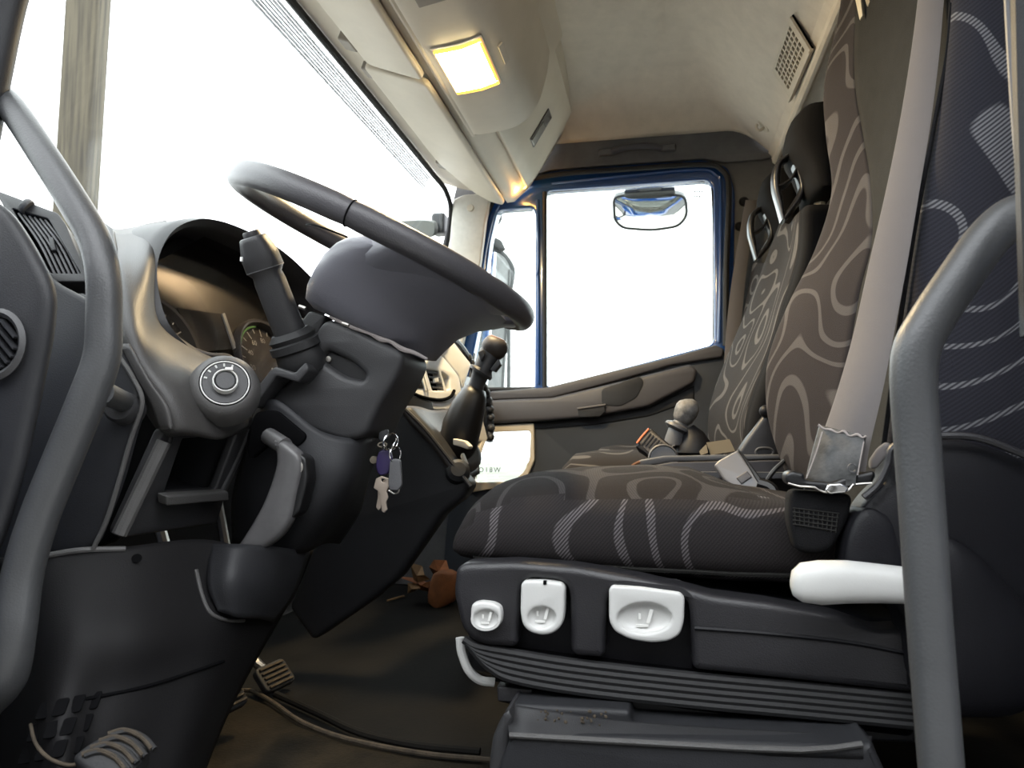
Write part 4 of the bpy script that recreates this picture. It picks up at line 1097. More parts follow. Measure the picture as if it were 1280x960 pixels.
ga = [superring(b0 + ax * h + RT * d, sx, sy, a, b, 2.6, 24) for h, a, b, d in ((0.012, 0.026, 0.026, 0), (0.004, 0.033, 0.032, 0), (-0.002, 0.031, 0.030, 0.001), (-0.004, 0.036, 0.035, 0.001), (-0.014, 0.037, 0.036, 0.002), (-0.017, 0.033, 0.032, 0.002), (-0.030, 0.036, 0.036, 0.004), (-0.048, 0.030, 0.030, 0.006))]
loft('gaiter', ga, 'rubber', st, smooth=40)

# bunch of keys hanging from the ignition
ks = thing('key_bunch', 'bunch of keys with a purple fob and grey tag hanging from the ignition', 'keys')
YK = 1.03
def circ(c, r, n, u, v, k=28): return [c + u * r * math.cos(a) + v * r * math.sin(a) for a in [2 * math.pi * i / k for i in range(k)]]
kc0 = V(487, 552, YK)
tube('key_ring', circ(kc0, 0.0125, None, RT * 0.55 + FW * 0.83, Z_ * 0.95 + RT * 0.3), 0.0011, 'chrome', ks, seg=6, n=1, closed=True, sm=False)
tube('key_ring', circ(kc0 + RT * 0.002, 0.0118, None, RT * 0.75 + FW * 0.66, Z_), 0.0010, 'chrome', ks, seg=6, n=1, closed=True, sm=False)
tube('key_ring', circ(V(494, 568, YK), 0.011, None, RT * 0.6 + FW * 0.8, Z_), 0.0010, 'chrome', ks, seg=6, n=1, closed=True, sm=False)
pxplate('ignition_key', [(474, 540), (484, 536), (486, 548), (478, 553), (473, 549)], YK + 0.005, 0.006, 'dash_dark', ks, r=0.003, bev=0.001)
pxplate('purple_fob', [(473, 564), (486, 560), (490, 575), (486, 592), (474, 596), (469, 586), (470, 572)], YK + 0.004, 0.010, 'fob_purple', ks, r=0.006, bev=0.003, label='purple plastic key head')
pxplate('grey_tag', [(487, 576), (492, 573), (500, 575), (502, 606), (498, 613), (487, 613), (485, 606)], YK - 0.006, 0.006, 'mid_grey', ks, r=0.003, bev=0.0015, label='grey plastic tag')
def key(pts, Y, hole): pxplate('key', pts, Y, 0.0025, 'key_brass', ks, r=0.0012, bev=0.0005, holes=[hole], hr=0.002, label='pale metal key')
key([(470, 598), (477, 595), (485, 598), (486, 608), (483, 614), (485, 622), (482, 628), (484, 637), (479, 641), (477, 636), (475, 620), (473, 614), (467, 610)], YK, [(476, 598), (482, 599), (482, 603), (477, 603)])
key([(479, 600), (487, 597), (488, 606), (484, 614), (482, 618), (483, 632), (481, 641), (477, 639), (476, 616), (477, 608)], YK + 0.006, [(482, 600), (485, 600), (485, 603), (482, 603)])
key([(472, 610), (478, 612), (477, 622), (476, 635), (473, 638), (470, 634), (472, 622)], YK + 0.010, [(474, 612), (476, 612), (476, 614), (474, 614)])
tube('split_hook', [V(486, 613, YK), V(492, 617, YK), V(497, 616, YK), V(499, 612, YK)], 0.0012, 'steel_dull', ks, seg=6)
lathe('fob_button', [(0.0, 0.003), (0.005, 0.002), (0.006, -0.002)], V(467, 575, YK + 0.012), (0.2, -1, 0), 'tag_tan', ks, seg=12)
tube('ring_link', circ(V(478, 556, YK), 0.006, None, RT, Z_ * 0.5 + FW * 0.5), 0.0012, 'tag_tan', ks, seg=6, n=1, closed=True, sm=False)

# ------------------------------------------------------------------ centre stack, gear lever, far half of the dashboard
cs = thing('centre_console', 'dark centre console with silver air vent panel and a brown upper tray', 'console')
SP0, SPN = Vector((-0.53, 1.62, 0.56)), Vector((0.90, -0.42, 0.12))
def sp(nm, pts, off, d, m, **k):
    n = SPN.normalized(); return plplate(nm, pts, SP0 + n * off, SPN, d, m, cs, **k)
sp('vent_panel', [(500, 468), (536, 448), (553, 444), (574, 470), (578, 492), (566, 512), (545, 513), (505, 503), (496, 490)], 0, 0.03, 'silver_trim', r=0.012, bev=0.004,
   holes=[[(533, 461), (549, 464), (557, 488), (541, 488)], [(552, 464), (562, 472), (563, 486), (556, 488)]], hr=0.004)
sp('vent_back', [(528, 455), (566, 460), (568, 494), (536, 494)], -0.022, 0.004, 'deep_black', bev=0)
for k in range(4): sp('slat', [(534 + 2.2 * k, 463.5 + 6.3 * k), (549.5 + 2 * k, 466 + 6.1 * k), (550 + 2 * k, 468 + 6.1 * k), (534.6 + 2.2 * k, 465.6 + 6.3 * k)], -0.004, 0.008, 'mid_grey', bev=0)
sp('vent_tab', [(543, 473), (548, 472), (549, 477), (544, 478)], 0.002, 0.006, 'silver_trim', bev=0.001)
sp('switch_bank', [(512, 468), (526, 461), (533, 486), (520, 485)], 0.002, 0.006, 'black_plastic', bev=0.001)
for k in range(2): sp('switch_divider', [(526 + 3.2 * k, 467 - 2 * k), (528 + 3.2 * k, 466 - 2 * k), (534 + 3.2 * k, 488), (532 + 3.2 * k, 488)], 0.006, 0.006, 'silver_trim', bev=0.0005)
tube('panel_groove', [PL(a, b, SP0 + SPN.normalized() * 0.003, SPN) for a, b in ((512, 490), (530, 497), (550, 500), (563, 496), (568, 488))], 0.004, 'deep_black', cs, seg=8)
sp('radio_slot', [(511, 493), (540, 502), (543, 513), (508, 508)], 0.004, 0.01, 'black_plastic', r=0.003, bev=0.002)
sp('upper_cover', [(536, 449), (560, 424), (567, 426), (590, 455), (580, 486), (574, 470), (553, 444)], -0.01, 0.05, 'silver_trim', r=0.006, bev=0.006)
sp('side_cheek', [(556, 470), (568, 428), (572, 432), (567, 455)], -0.02, 0.05, 'dash_brown', r=0.004, bev=0.004)
# console side running down to the floor
con_side = [(502, 508), (512, 508), (545, 545), (572, 585), (590, 606), (580, 622), (554, 642), (498, 722), (458, 755), (390, 802), (360, 760), (400, 660), (470, 560)]
pxplate('console_side', con_side, 1.40, 0.06, 'dash_dark', cs, r=0.012, bev=0.012)
patch('upper_tray', pxrows([[(503, 507, 1.40), (522, 508, 1.46), (545, 513, 1.55), (575, 508, 1.66)], [(518, 526, 1.39), (534, 528, 1.44), (556, 536, 1.55), (584, 532, 1.64)],
                            [(545, 555, 1.39), (560, 560, 1.44), (575, 565, 1.53), (596, 560, 1.62)], [(574, 596, 1.39), (582, 596, 1.43), (590, 595, 1.50), (600, 592, 1.56)]]), 'dash_brown', cs, n=5, thick=0.01)
tube('console_edge', [V(a, b, 1.392) for a, b in ((503, 508), (530, 535), (560, 572), (582, 600), (588, 608))], 0.004, 'dash_plastic', cs, seg=8)
mo('boot_plate', *lathe_vf([(0.052, -0.01), (0.052, 0.0), (0.045, 0.006), (0.04, 0.006)], V(574, 562, 1.50), (0.6, -0.5, 0.62), 24), 'dash_brown', cs, smooth=45)
pxplate('lip_highlight', [(566, 548), (580, 551), (587, 558), (585, 562), (574, 558), (566, 556)], 1.42, 0.03, 'cream_plastic', cs, r=0.003, bev=0.002)  # pale lip colour carries a small painted highlight
pxplate('lip_highlight', [(577, 566), (583, 580), (580, 584), (575, 570)], 1.42, 0.02, 'cream_plastic', cs, r=0.002, bev=0.002)
lathe('ash_cap', [(0.0, 0.004), (0.014, 0.003), (0.022, -0.004), (0.024, -0.02)], V(573, 587, 1.392), (0.3, -0.9, 0.35), 'dash_dark', cs, seg=20)

# gear lever
gl_ = thing('gear_lever', 'tall gear lever with a brown-capped knob and black gaiter on the centre console', 'gear lever')
def gs(spec, seg=20):
    pts = [(V(a, b, y), r) for a, b, y, r in spec]; out = []
    for i, (p, r) in enumerate(pts):
        d = (pts[min(i + 1, len(pts) - 1)][0] - pts[max(i - 1, 0)][0]).normalized()
        u = RT - d * RT.dot(d); u.normalize(); v = d.cross(u); out.append(superring(p, u, v, r, r, 2.3, seg))
    return out
YG = 1.50; g = YG / F
loft('gaiter', gs([(566, 575, YG, 18 * g), (572, 556, YG, 25 * g), (578, 530, YG, 25.5 * g), (586, 508, YG, 22 * g), (593, 492, YG, 17 * g), (596, 485, YG, 12 * g)]), 'black_plastic', gl_, smooth=70)
loft('shaft', gs([(592, 492, YG, 12 * g), (596, 480, YG, 10 * g), (600, 470, YG, 11 * g), (602, 466, YG, 13 * g)]), 'dash_plastic', gl_, smooth=60)
loft('collar', gs([(600, 467, YG, 16 * g), (602, 464, YG, 16.5 * g), (604, 461, YG, 12.5 * g), (613, 441, YG, 14 * g), (616, 436, YG, 13 * g)]), 'dash_plastic', gl_, smooth=45)
loft('knob', gs([(614, 445, YG, 12 * g), (616, 441, YG, 15.5 * g), (618, 435, YG, 17.5 * g), (620, 430, YG, 17 * g), (621, 426, YG, 15 * g), (622, 423.5, YG, 12.5 * g)]), 'dash_brown', gl_, smooth=80)
loft('knob_cap', gs([(621.2, 425, YG, 12.5 * g), (622.2, 422.5, YG, 11.5 * g), (622.5, 421.8, YG, 8 * g)]), 'brown_cap', gl_, smooth=40, label='glossy brown shift-pattern cap')
pxplate('range_switch', [(597, 440), (604, 436), (606, 444), (601, 452)], YG - 0.03, 0.02, 'dash_plastic', gl_, r=0.003, bev=0.002)
pxplate('trigger', [(612, 462), (623, 448), (626, 455), (618, 465)], YG - 0.02, 0.02, 'dash_plastic', gl_, r=0.003, bev=0.002)

# arched grab rail on the far end of the dashboard
gr_ = thing('dash_grab_rail', 'dark arched grab rail with finger bumps at the far end of the dashboard', 'grab rail')
path = [VXX(a, b, -0.50) for a, b in ((541, 430), (552, 421), (565, 424), (578, 438), (590, 458), (600, 476), (608, 494), (612, 515), (613, 535), (612, 552))]
tube('rail', path, 0.011, 'dash_plastic', gr_, seg=10)
dense = cat_rom(path, 6)
bump = []
acc = 0; last = dense[0]; off = Vector((0.004, -0.009, 0))
L_ = 0
for i, p in enumerate(dense):
    L_ += (p - last).length; last = p
    if i > 20 and L_ > 0.026: bump.append(sphere_vf(p + off, 0.0125, 12, 8)); L_ = 0
mo('finger_bumps', *merge(bump), 'dash_plastic', gr_, smooth=80)['kind'] = 'stuff'
mo('mount', *box_vf(VXX(610, 528, -0.52), (0.02, 0, 0), (0, 0.06, 0), (0, 0, 0.12)), 'dash_dark', gr_, bev=0.01)
# far half of the dashboard
fd = thing('far_dashboard', 'far half of the dashboard with pale glovebox trim under the grab rail', 'dashboard')
prf = [(-0.90, 0.68), (-0.66, 0.675), (-0.60, 0.655), (-0.575, 0.60), (-0.565, 0.52), (-0.585, 0.42), (-0.64, 0.36)]
vs, fs = slab_y(prf, 1.78, 2.36, -0.02)
mo('body', vs, fs, 'dash_plastic', fd, smooth=50)
QP, QN = Vector((-0.53, 2.0, 0.5)), Vector((0.93, -0.35, 0.05))
plplate('pale_trim', [(584, 536), (594, 510), (604, 525), (610, 548), (608, 553), (582, 548)], QP, QN, 0.03, 'cream_plastic', fd, r=0.004, bev=0.004)
plplate('pocket', [(578, 548), (604, 550), (594, 578), (584, 590), (578, 580)], QP - QN.normalized() * 0.012, QN, 0.01, 'deep_black', fd, bev=0.0)
plplate('pocket_rim', [(604, 549), (608, 550), (596, 586), (588, 598), (584, 592), (592, 580)], QP, QN, 0.02, 'cream_plastic', fd, r=0.003, bev=0.003)
plplate('lower_trim', [(586, 600), (594, 582), (600, 584), (592, 605), (588, 616)], QP, QN, 0.02, 'dash_grey', fd, r=0.003, bev=0.003)

# boxed tunnel beside the driver's seat
ec = thing('engine_cover', 'dark rounded floor box between the seat pedestal and the centre console', 'cover')
rings = []
for z, a, b in ((0.0, 0.30, 0.24), (0.12, 0.295, 0.235), (0.20, 0.28, 0.225), (0.245, 0.26, 0.205), (0.262, 0.22, 0.17), (0.265, 0.05, 0.05)):
    rings.append(superring((-0.105, 1.71, z), X_, Y_, a, b, 4.5, 40))
loft('cover', rings, 'dash_dark', ec, smooth=60)
tube('base_bead', [q + Vector((0, 0, 0.006)) for q in superring((-0.105, 1.71, 0.0), X_, Y_, 0.305, 0.245, 4.5, 40)], 0.007, 'floor_mat', ec, seg=8, n=1, closed=True, sm=False)

# crumpled orange scraps on the floor on the far side
rg = thing('crumpled_wrapper', 'crumpled orange-brown scrap lying on the floor beyond the seat base', 'scrap')
YR = 2.12
def flake(pts, Y, d, m, bend, nm='fold'):
    ps = [V(a, b, Y) for a, b in pts]; c = sum(ps, Vector()) / len(ps)
    vs = [p + Vector((0, (0.02 if i % 2 else -0.012) * bend, 0)) for i, p in enumerate(ps)] + [c + Vector((0, -0.02 * bend, 0))]
    vs += [v + Vector((0.002, d, 0)) for v in vs]; n = len(ps); fs = []
    for i in range(n):
        j = (i + 1) % n; fs += [(i, j, n), (j + n + 1, i + n + 1, 2 * n + 1), (i, i + n + 1, j + n + 1, j)]
    mo(nm, vs, fs, m, rg, smooth=0)
flake([(514, 703), (524, 709), (531, 718), (534, 726), (524, 727), (514, 726)], YR, 0.003, 'rag_pale', 1.0)
flake([(511, 728), (518, 731), (526, 735), (516, 740), (511, 741)], YR, 0.003, 'rag_pale', 0.8)
flake([(544, 699), (554, 702), (562, 712), (566, 722), (552, 724), (540, 722), (538, 708)], YR + 0.06, 0.004, 'rag_orange', 1.2)
flake([(498, 720), (514, 724), (534, 727), (556, 722), (554, 742), (538, 742), (526, 736), (512, 728)], YR + 0.02, 0.004, 'rag_orange', 1.0)
rings = [superring(V(a, b, YR + 0.02), RT, Y_, r1 * 1.5, 0.04, 2.4, 16) for a, b, r1 in ((556, 714, 0.012), (557, 717, 0.022), (556, 728, 0.027), (554, 742, 0.028), (552, 752, 0.024), (551, 757, 0.010))]
loft('roll', rings, 'rag_orange', rg, smooth=60)
tube('sliver', [VZ(484, 751, 0.006), VZ(494, 748, 0.008), VZ(505, 745, 0.006)], 0.003, 'rag_pale', rg, seg=6)

# ------------------------------------------------------------------ driver's seat
ds = thing('driver_seat', "dark driver's seat with swirl patterned upholstery and grey side levers", 'seat')
# cushion: sections from nose to back; near side steep with printed panel, crowned top
def cushion_sections(spec, yc, e=3.0, seg=40):
    out = []
    for x, zt, zb, w, *cr in spec:
        crown = cr[0] if cr else 0.028
        zc, h = (zt + zb) / 2, (zt - zb) / 2
        r = []
        for i in range(seg):
            t = 2 * math.pi * i / seg; cs_, sn = math.cos(t), math.sin(t)
            y = yc + w * math.copysign(abs(cs_) ** (2 / e), cs_); z = zc + h * math.copysign(abs(sn) ** (2 / e), sn)
            if sn > 0: z += crown * (1 - ((y - yc) / w) ** 2) - 0.004       # crown
            r.append(Vector((x, y, z)))
        out.append(r)
    return out
CUS = [(-0.272, 0.322, 0.318, 0.16), (-0.268, 0.340, 0.306, 0.19), (-0.258, 0.356, 0.300, 0.205), (-0.235, 0.374, 0.296, 0.220), (-0.19, 0.388, 0.291, 0.228), (-0.12, 0.396, 0.287, 0.232), (-0.02, 0.400, 0.282, 0.235), (0.04, 0.401, 0.281, 0.235, 0.024), (0.08, 0.402, 0.279, 0.235, 0.008), (0.12, 0.404, 0.279, 0.235, -0.012), (0.16, 0.404, 0.279, 0.235, -0.022), (0.24, 0.39, 0.28, 0.23, -0.02)]
secs = cushion_sections(CUS, 1.165, 3.6)
def split_cushion(parent, secs, top, side, zline):
    """upper panel and side panel as two meshes sharing a seam"""
    vs, fs = loft_vf(secs)
    up, lo = [], []
    for f in fs:
        c = sum((vs[i] for i in f), Vector()) / len(f)
        (up if c.z > zline(c) else lo).append(f)
    mo('cushion_top', vs, up, top, parent, smooth=70, fixn=False); mo('cushion_side', vs, lo, side, parent, smooth=70, fixn=False)
def prune(vs, fs):
    used = sorted({i for f in fs for i in f}); mp_ = {k: i for i, k in enumerate(used)}
    return [vs[i] for i in used], [tuple(mp_[i] for i in f) for f in fs]
vs, fs = loft_vf(secs)
def orient(fs): return fs
zl = lambda c: 0.386 if c.x > -0.2 else 0.386 - (-0.2 - c.x) * 0.9
up = [f for f in fs if sum(vs[i].z for i in f) / len(f) > zl(sum((vs[i] for i in f), Vector()) / len(f))]
lo_ = [f for f in fs if f not in set(up)]
mo('cushion_top', *prune(vs, up), 'swirl_top', ds, smooth=80)
mo('cushion_side', *prune(vs, lo_), 'swirl_side', ds, smooth=80)
# piping along the near top edge
tube('piping', [s[23] + Vector((0, -0.001, 0.001)) for s in secs[3:]], 0.0035, 'plain_fabric', ds, seg=6, n=2)
# side skirt with three grey controls
sk_ = [(566, 742), (569, 712), (580, 704), (642, 702), (720, 708), (800, 722), (866, 737), (890, 744), (960, 753), (1050, 770), (1098, 788), (1145, 786), (1145, 868), (1000, 852), (862, 838), (862, 833), (756, 824), (746, 822), (716, 821), (708, 814), (642, 809), (606, 808), (590, 802), (576, 786)]
pk1 = [(649, 742), (652, 730), (662, 724), (696, 727), (708, 732), (712, 745), (712, 812), (649, 806)]
pk2 = [(758, 752), (762, 742), (774, 735), (846, 743), (858, 749), (861, 762), (861, 830), (758, 823)]
SKY = 0.895
sk = [(566, 742), (569, 712), (580, 704), (642, 702), (720, 708), (800, 722), (866, 737), (890, 744), (960, 753), (1050, 770), (1098, 788), (1145, 786), (1145, 868), (1000, 852), (866, 838),
      (862, 765), (859, 752), (850, 744), (776, 735), (763, 741), (758, 752), (756, 818), (750, 823), (720, 821), (713, 814), (712, 744), (708, 732), (696, 726), (662, 723), (652, 730), (649, 742), (647, 806), (640, 810), (606, 808), (590, 802), (576, 786)]
pxplate('skirt', sk, SKY, 0.05, 'seat_plastic', ds, r=0.008, bev=0.009, hr=0.01)
pxplate('skirt_back', [(580, 715), (860, 745), (866, 842), (600, 806)], SKY + 0.035, 0.06, 'cover_plastic', ds, bev=0.0)
pxplate('skirt_top', [(575, 704), (640, 700), (720, 706), (866, 735), (960, 750), (1050, 766), (1140, 780), (1140, 830), (580, 790)], SKY + 0.045, 0.43, 'cover_plastic', ds, r=0.008, bev=0.012)
for sgn in (1,):
    tube('skirt_crease', [V(a, b, SKY - 0.0005) for a, b in ((868, 785), (960, 792), (1060, 803), (1140, 818))], 0.0025, 'cover_plastic', ds, seg=6)
def dimple(c, rx, rz, dep, m, parent, nm='finger_dish'):
    prof = [(1.0, 0.0), (0.9, -dep * 0.45), (0.7, -dep * 0.8), (0.4, -dep * 0.97), (0.0, -dep)]
    rg = [[c + Vector((math.cos(t) * rx * r, -h, math.sin(t) * rz * r)) for t in [2 * math.pi * k / 28 for k in range(28)]] for r, h in [(max(a, .01), b) for a, b in prof]]
    v, f = loft_vf(rg, caps=False); f.append(tuple(range(4 * 28, 5 * 28)))
    return mo(nm, v, f, m, parent, smooth=80, fixn=False)
def oval(cx, cy, rx, ry, k=20): return [(cx + rx * math.cos(2 * math.pi * i / k), cy + ry * math.sin(2 * math.pi * i / k)) for i in range(k)]
def control(outline, dish, icon, Y, nm, dep, lab):
    cx, cy, rx, ry = dish
    p = pxplate(nm, outline, Y, 0.022, 'handle_grey', ds, r=0.006, bev=0.0035, holes=[oval(cx, cy, rx, ry)], hr=0, label=lab)
    c = V(cx, cy, Y); s = Y / F
    dimple(c + Vector((0, 0.0022, 0)), rx * s * 1.04, ry * s * 1.04, dep, 'handle_grey', p)
    ix, iy, k = icon
    g = [box_vf(V(ix + 8 * k, iy - 4 * k, Y + dep * 0.75), Vector((0.0036, 0, 0.013)) * k * 1.0, Vector((0, 0.001, 0)), Vector((0.0035, 0, 0)) * k),
         box_vf(V(ix, iy + 6 * k, Y + dep * 0.8), Vector((0.012, 0, 0.0005)) * k, Vector((0, 0.001, 0)), Vector((0, 0, 0.0024)) * k),
         box_vf(V(ix - 3 * k, iy - 4 * k, Y + dep * 0.8), Vector((0.0022, 0, 0)) * k, Vector((0, 0.001, 0)), Vector((0, 0, 0.0055)) * k)]
    mo('seat_symbol', *merge(g), 'icon_white', p, smooth=0)
control([(588, 762), (590, 755), (600, 752), (616, 754), (625, 759), (627, 768), (626, 780), (618, 788), (606, 790), (594, 786), (588, 778)], (607, 774, 15, 11), (606, 774, 0.8), SKY - 0.013, 'round_control', 0.005, 'small oval grey control')
control([(651, 731), (655, 726), (680, 726), (702, 729), (706, 735), (705, 770), (702, 783), (692, 792), (678, 795), (662, 791), (653, 782), (650, 765)], (677, 772, 17, 13), (675, 771, 1.0), SKY - 0.006, 'lift_paddle', 0.008, 'narrow pale grey paddle')
pxplate('paddle_notch', [(679, 726), (683, 726), (683, 731), (679, 731)], SKY - 0.007, 0.004, 'deep_black', ds, bev=0)
control([(761, 737), (765, 732), (800, 734), (851, 741), (856, 748), (855, 778), (850, 794), (836, 802), (815, 804), (788, 800), (768, 790), (761, 776)], (806, 773, 34, 19), (803, 775, 1.15), SKY - 0.006, 'slide_paddle', 0.009, 'wide pale grey paddle')
# rubber bellows
for k in range(5):
    o = k * 8.5
    pts = [(580 + k * 4, 799 + o * 0.55), (596 + k * 4, 808 + o * .75), (640, 816 + o * 0.95), (720, 829 + o), (860, 845 + o), (1000, 858 + o), (1145, 872 + o)]
    tube('bellows_fold', [V(a, b, .905) for a, b in pts], 0.0055, 'rubber', ds, seg=8, n=4)
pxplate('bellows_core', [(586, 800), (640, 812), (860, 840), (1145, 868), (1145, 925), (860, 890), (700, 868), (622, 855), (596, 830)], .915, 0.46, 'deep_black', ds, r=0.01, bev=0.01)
# pale lever under the nose
tube('slide_bar', [V(575, 797, .93), V(577, 815, .93), V(586, 838, .93), V(600, 850, .935), (V(618, 853, .94))], 0.0055, 'handle_grey', ds, seg=10, label='pale bent bar under the nose')
pxplate('lower_frame', [(620, 857), (790, 874), (1145, 905), (1145, 930), (790, 912), (622, 878)], .925, 0.42, 'black_plastic', ds, r=0.004, bev=0.004)
pxplate('frame_tab', [(621, 858), (665, 862), (665, 880), (622, 877)], .918, 0.02, 'seat_plastic', ds, r=0.002, bev=0.002)
# pedestal standing on the floor
ped = [(612, 935), (620, 908), (636, 882), (720, 884), (790, 890), (790, 903), (1140, 922), (1170, 1040), (600, 1040)]
pxplate('pedestal', [(640, 917), (1078, 934), (1090, 928), (1125, 1000), (1125, 1100), (620, 1100), (622, 960)], .84, 0.50, 'dash_dark', ds, r=0.008, bev=0.008)
pxplate('pedestal_top', [(640, 880), (788, 888), (790, 905), (1090, 924), (1100, 950), (630, 935), (634, 905)], .875, 0.45, 'dash_dark', ds, r=0.006, bev=0.006)
patch('pedestal_slope', pxrows([[(638, 880, .875), (790, 902, .875), (1090, 920, .875)], [(634, 898, .86), (790, 912, .86), (1085, 927, .86)], [(637, 918, .839), (790, 928, .839), (1078, 936, .839)]]), 'dash_plastic', ds, n=5, thick=0.01)
tube('pedestal_edge', [V(637, 919, .838), V(850, 931, .838), V(1000, 938, .838), V(1078, 930, .838)], 0.0032, 'dash_grey', ds, seg=8, n=2)
pxplate('pedestal_corner', [(610, 960), (614, 925), (622, 905), (636, 884), (640, 900), (636, 940), (634, 1090), (606, 1090)], .85, 0.42, 'dash_plastic', ds, r=0.006, bev=0.008)
mo('pedestal_crumbs', *merge([sphere_vf(V(730 + random.uniform(-60, 40), 902 + random.uniform(-14, 12), .862), random.uniform(.0008, .0022), 6, 4) for k in range(40)]), 'tread_dirt', ds, smooth=0)['kind'] = 'stuff'
# big grey recline handle
hs = [(988, 730, 0.004, 0.004), (991, 729, 0.013, 0.012), (1002, 728, 0.020, 0.016), (1025, 728, 0.0225, 0.018), (1060, 727, 0.0215, 0.018), (1100, 729, 0.0195, 0.016), (1140, 732, 0.018, 0.015), (1175, 736, 0.016, 0.013)]
loft('recline_handle', [superring(V(a, b, .845), Z_, Y_, rz, ry, 2.4, 22) for a, b, rz, ry in hs], 'handle_grey', ds, smooth=80, label='large smooth pale grey handle')
# moulded covers round the recliner
def dome_plate(nm, outline, Y, depth, m, bul=0.025, r=0.03):
    o = rnd(p2(outline, Y), r); n = len(o); cx = sum(p[0] for p in o) / n; cz = sum(p[1] for p in o) / n
    rg = []
    for s, d in ((1.0, depth), (1.0, 0.012), (0.985, 0.004), (0.955, 0.0), (0.8, -bul * 0.45), (0.55, -bul * 0.8), (0.25, -bul * 0.97), (0.02, -bul)):
        rg.append([Vector((cx + (x - cx) * s, Y + d, cz + (z - cz) * s)) for x, z in o])
    return loft(nm, rg, m, ds, smooth=50)
dome_plate('recliner_cover', [(1056, 700), (1066, 655), (1086, 622), (1110, 600), (1112, 560), (1150, 548), (1215, 548), (1290, 575), (1360, 640), (1360, 880), (1200, 900), (1140, 860), (1130, 760)], .875, 0.05, 'cover_plastic', 0.012)
dome_plate('side_cover', [(1055, 705), (1062, 660), (1080, 630), (1118, 645), (1140, 700), (1140, 742), (1060, 742)], .868, 0.05, 'cover_plastic', 0.006, r=0.02)
dome_plate('lower_cover', [(1150, 690), (1180, 665), (1225, 690), (1290, 760), (1330, 830), (1290, 900), (1180, 900), (1150, 860)], .850, 0.05, 'cover_plastic', 0.012)
tube('cover_rim', [V(a, b, .862) for a, b in ((1080, 622), (1098, 605), (1110, 580), (1116, 560), (1145, 548), (1215, 546), (1285, 570))], 0.004, 'seat_plastic', ds, seg=8)
pxplate('cover_bracket', [(1088, 576), (1099, 560), (1110, 552), (1116, 557), (1108, 572), (1096, 586), (1089, 586)], .885, 0.012, 'belt_web', ds, r=0.004, bev=0.003, label='pale tab behind the belt anchor')

# backrest: central panel, far bolster and near wing
def strip(nm, rows, m, n=6, thick=0.03): return patch(nm, pxrows(rows), m, ds, n=n, thick=thick)
far_b = [[(1052, -60, 1.40), (1054, -60, 1.37), (1066, -60, 1.34), (1078, -60, 1.31)],
         [(1050, 10, 1.40), (1051, 10, 1.37), (1062, 8, 1.34), (1070, 6, 1.31)],
         [(1031, 105, 1.41), (1032, 104, 1.385), (1052, 100, 1.34), (1068, 96, 1.31)],
         [(1033, 170, 1.41), (1034, 170, 1.385), (1054, 168, 1.34), (1078, 165, 1.30)],
         [(1040, 240, 1.42), (1041, 240, 1.39), (1062, 235, 1.33), (1088, 228, 1.28)],
         [(1020, 312, 1.43), (1021, 312, 1.40), (1052, 310, 1.32), (1090, 300, 1.26)],
         [(985, 385, 1.43), (986, 384, 1.40), (1022, 380, 1.32), (1075, 365, 1.25)],
         [(962, 450, 1.43), (963, 450, 1.40), (1005, 450, 1.32), (1062, 440, 1.24)],
         [(960, 510, 1.43), (961, 510, 1.40), (998, 510, 1.32), (1050, 505, 1.24)],
         [(972, 562, 1.42), (973, 562, 1.39), (1000, 570, 1.32), (1042, 570, 1.24)],
         [(985, 600, 1.42), (990, 600, 1.38), (1010, 610, 1.32), (1036, 620, 1.24)]]
strip('far_bolster', far_b, 'swirl_back')
mid_ = [[(1078, -60, 1.31), (1110, -60, 1.22), (1150, -60, 1.10), (1190, -60, 1.01)],
        [(1070, 6, 1.31), (1105, 6, 1.22), (1150, 6, 1.10), (1190, 6, 1.0)],
        [(1068, 96, 1.31), (1104, 96, 1.22), (1145, 96, 1.10), (1184, 96, 1.0)],
        [(1078, 165, 1.30), (1108, 165, 1.22), (1142, 165, 1.10), (1180, 165, .99)],
        [(1088, 228, 1.28), (1110, 228, 1.2), (1140, 228, 1.10), (1172, 228, .985)],
        [(1090, 300, 1.26), (1108, 300, 1.2), (1132, 300, 1.10), (1160, 300, .98)],
        [(1075, 365, 1.25), (1094, 365, 1.2), (1120, 365, 1.10), (1146, 365, .975)],
        [(1062, 440, 1.24), (1080, 440, 1.2), (1108, 440, 1.10), (1136, 440, .97)],
        [(1050, 505, 1.24), (1072, 505, 1.2), (1098, 505, 1.10), (1128, 505, .965)],
        [(1042, 570, 1.24), (1062, 570, 1.2), (1090, 570, 1.10), (1118, 570, .96)],
        [(1036, 640, 1.24), (1056, 640, 1.2), (1085, 640, 1.10), (1112, 640, .955)]]
strip('centre_panel', mid_, 'plain_fabric')
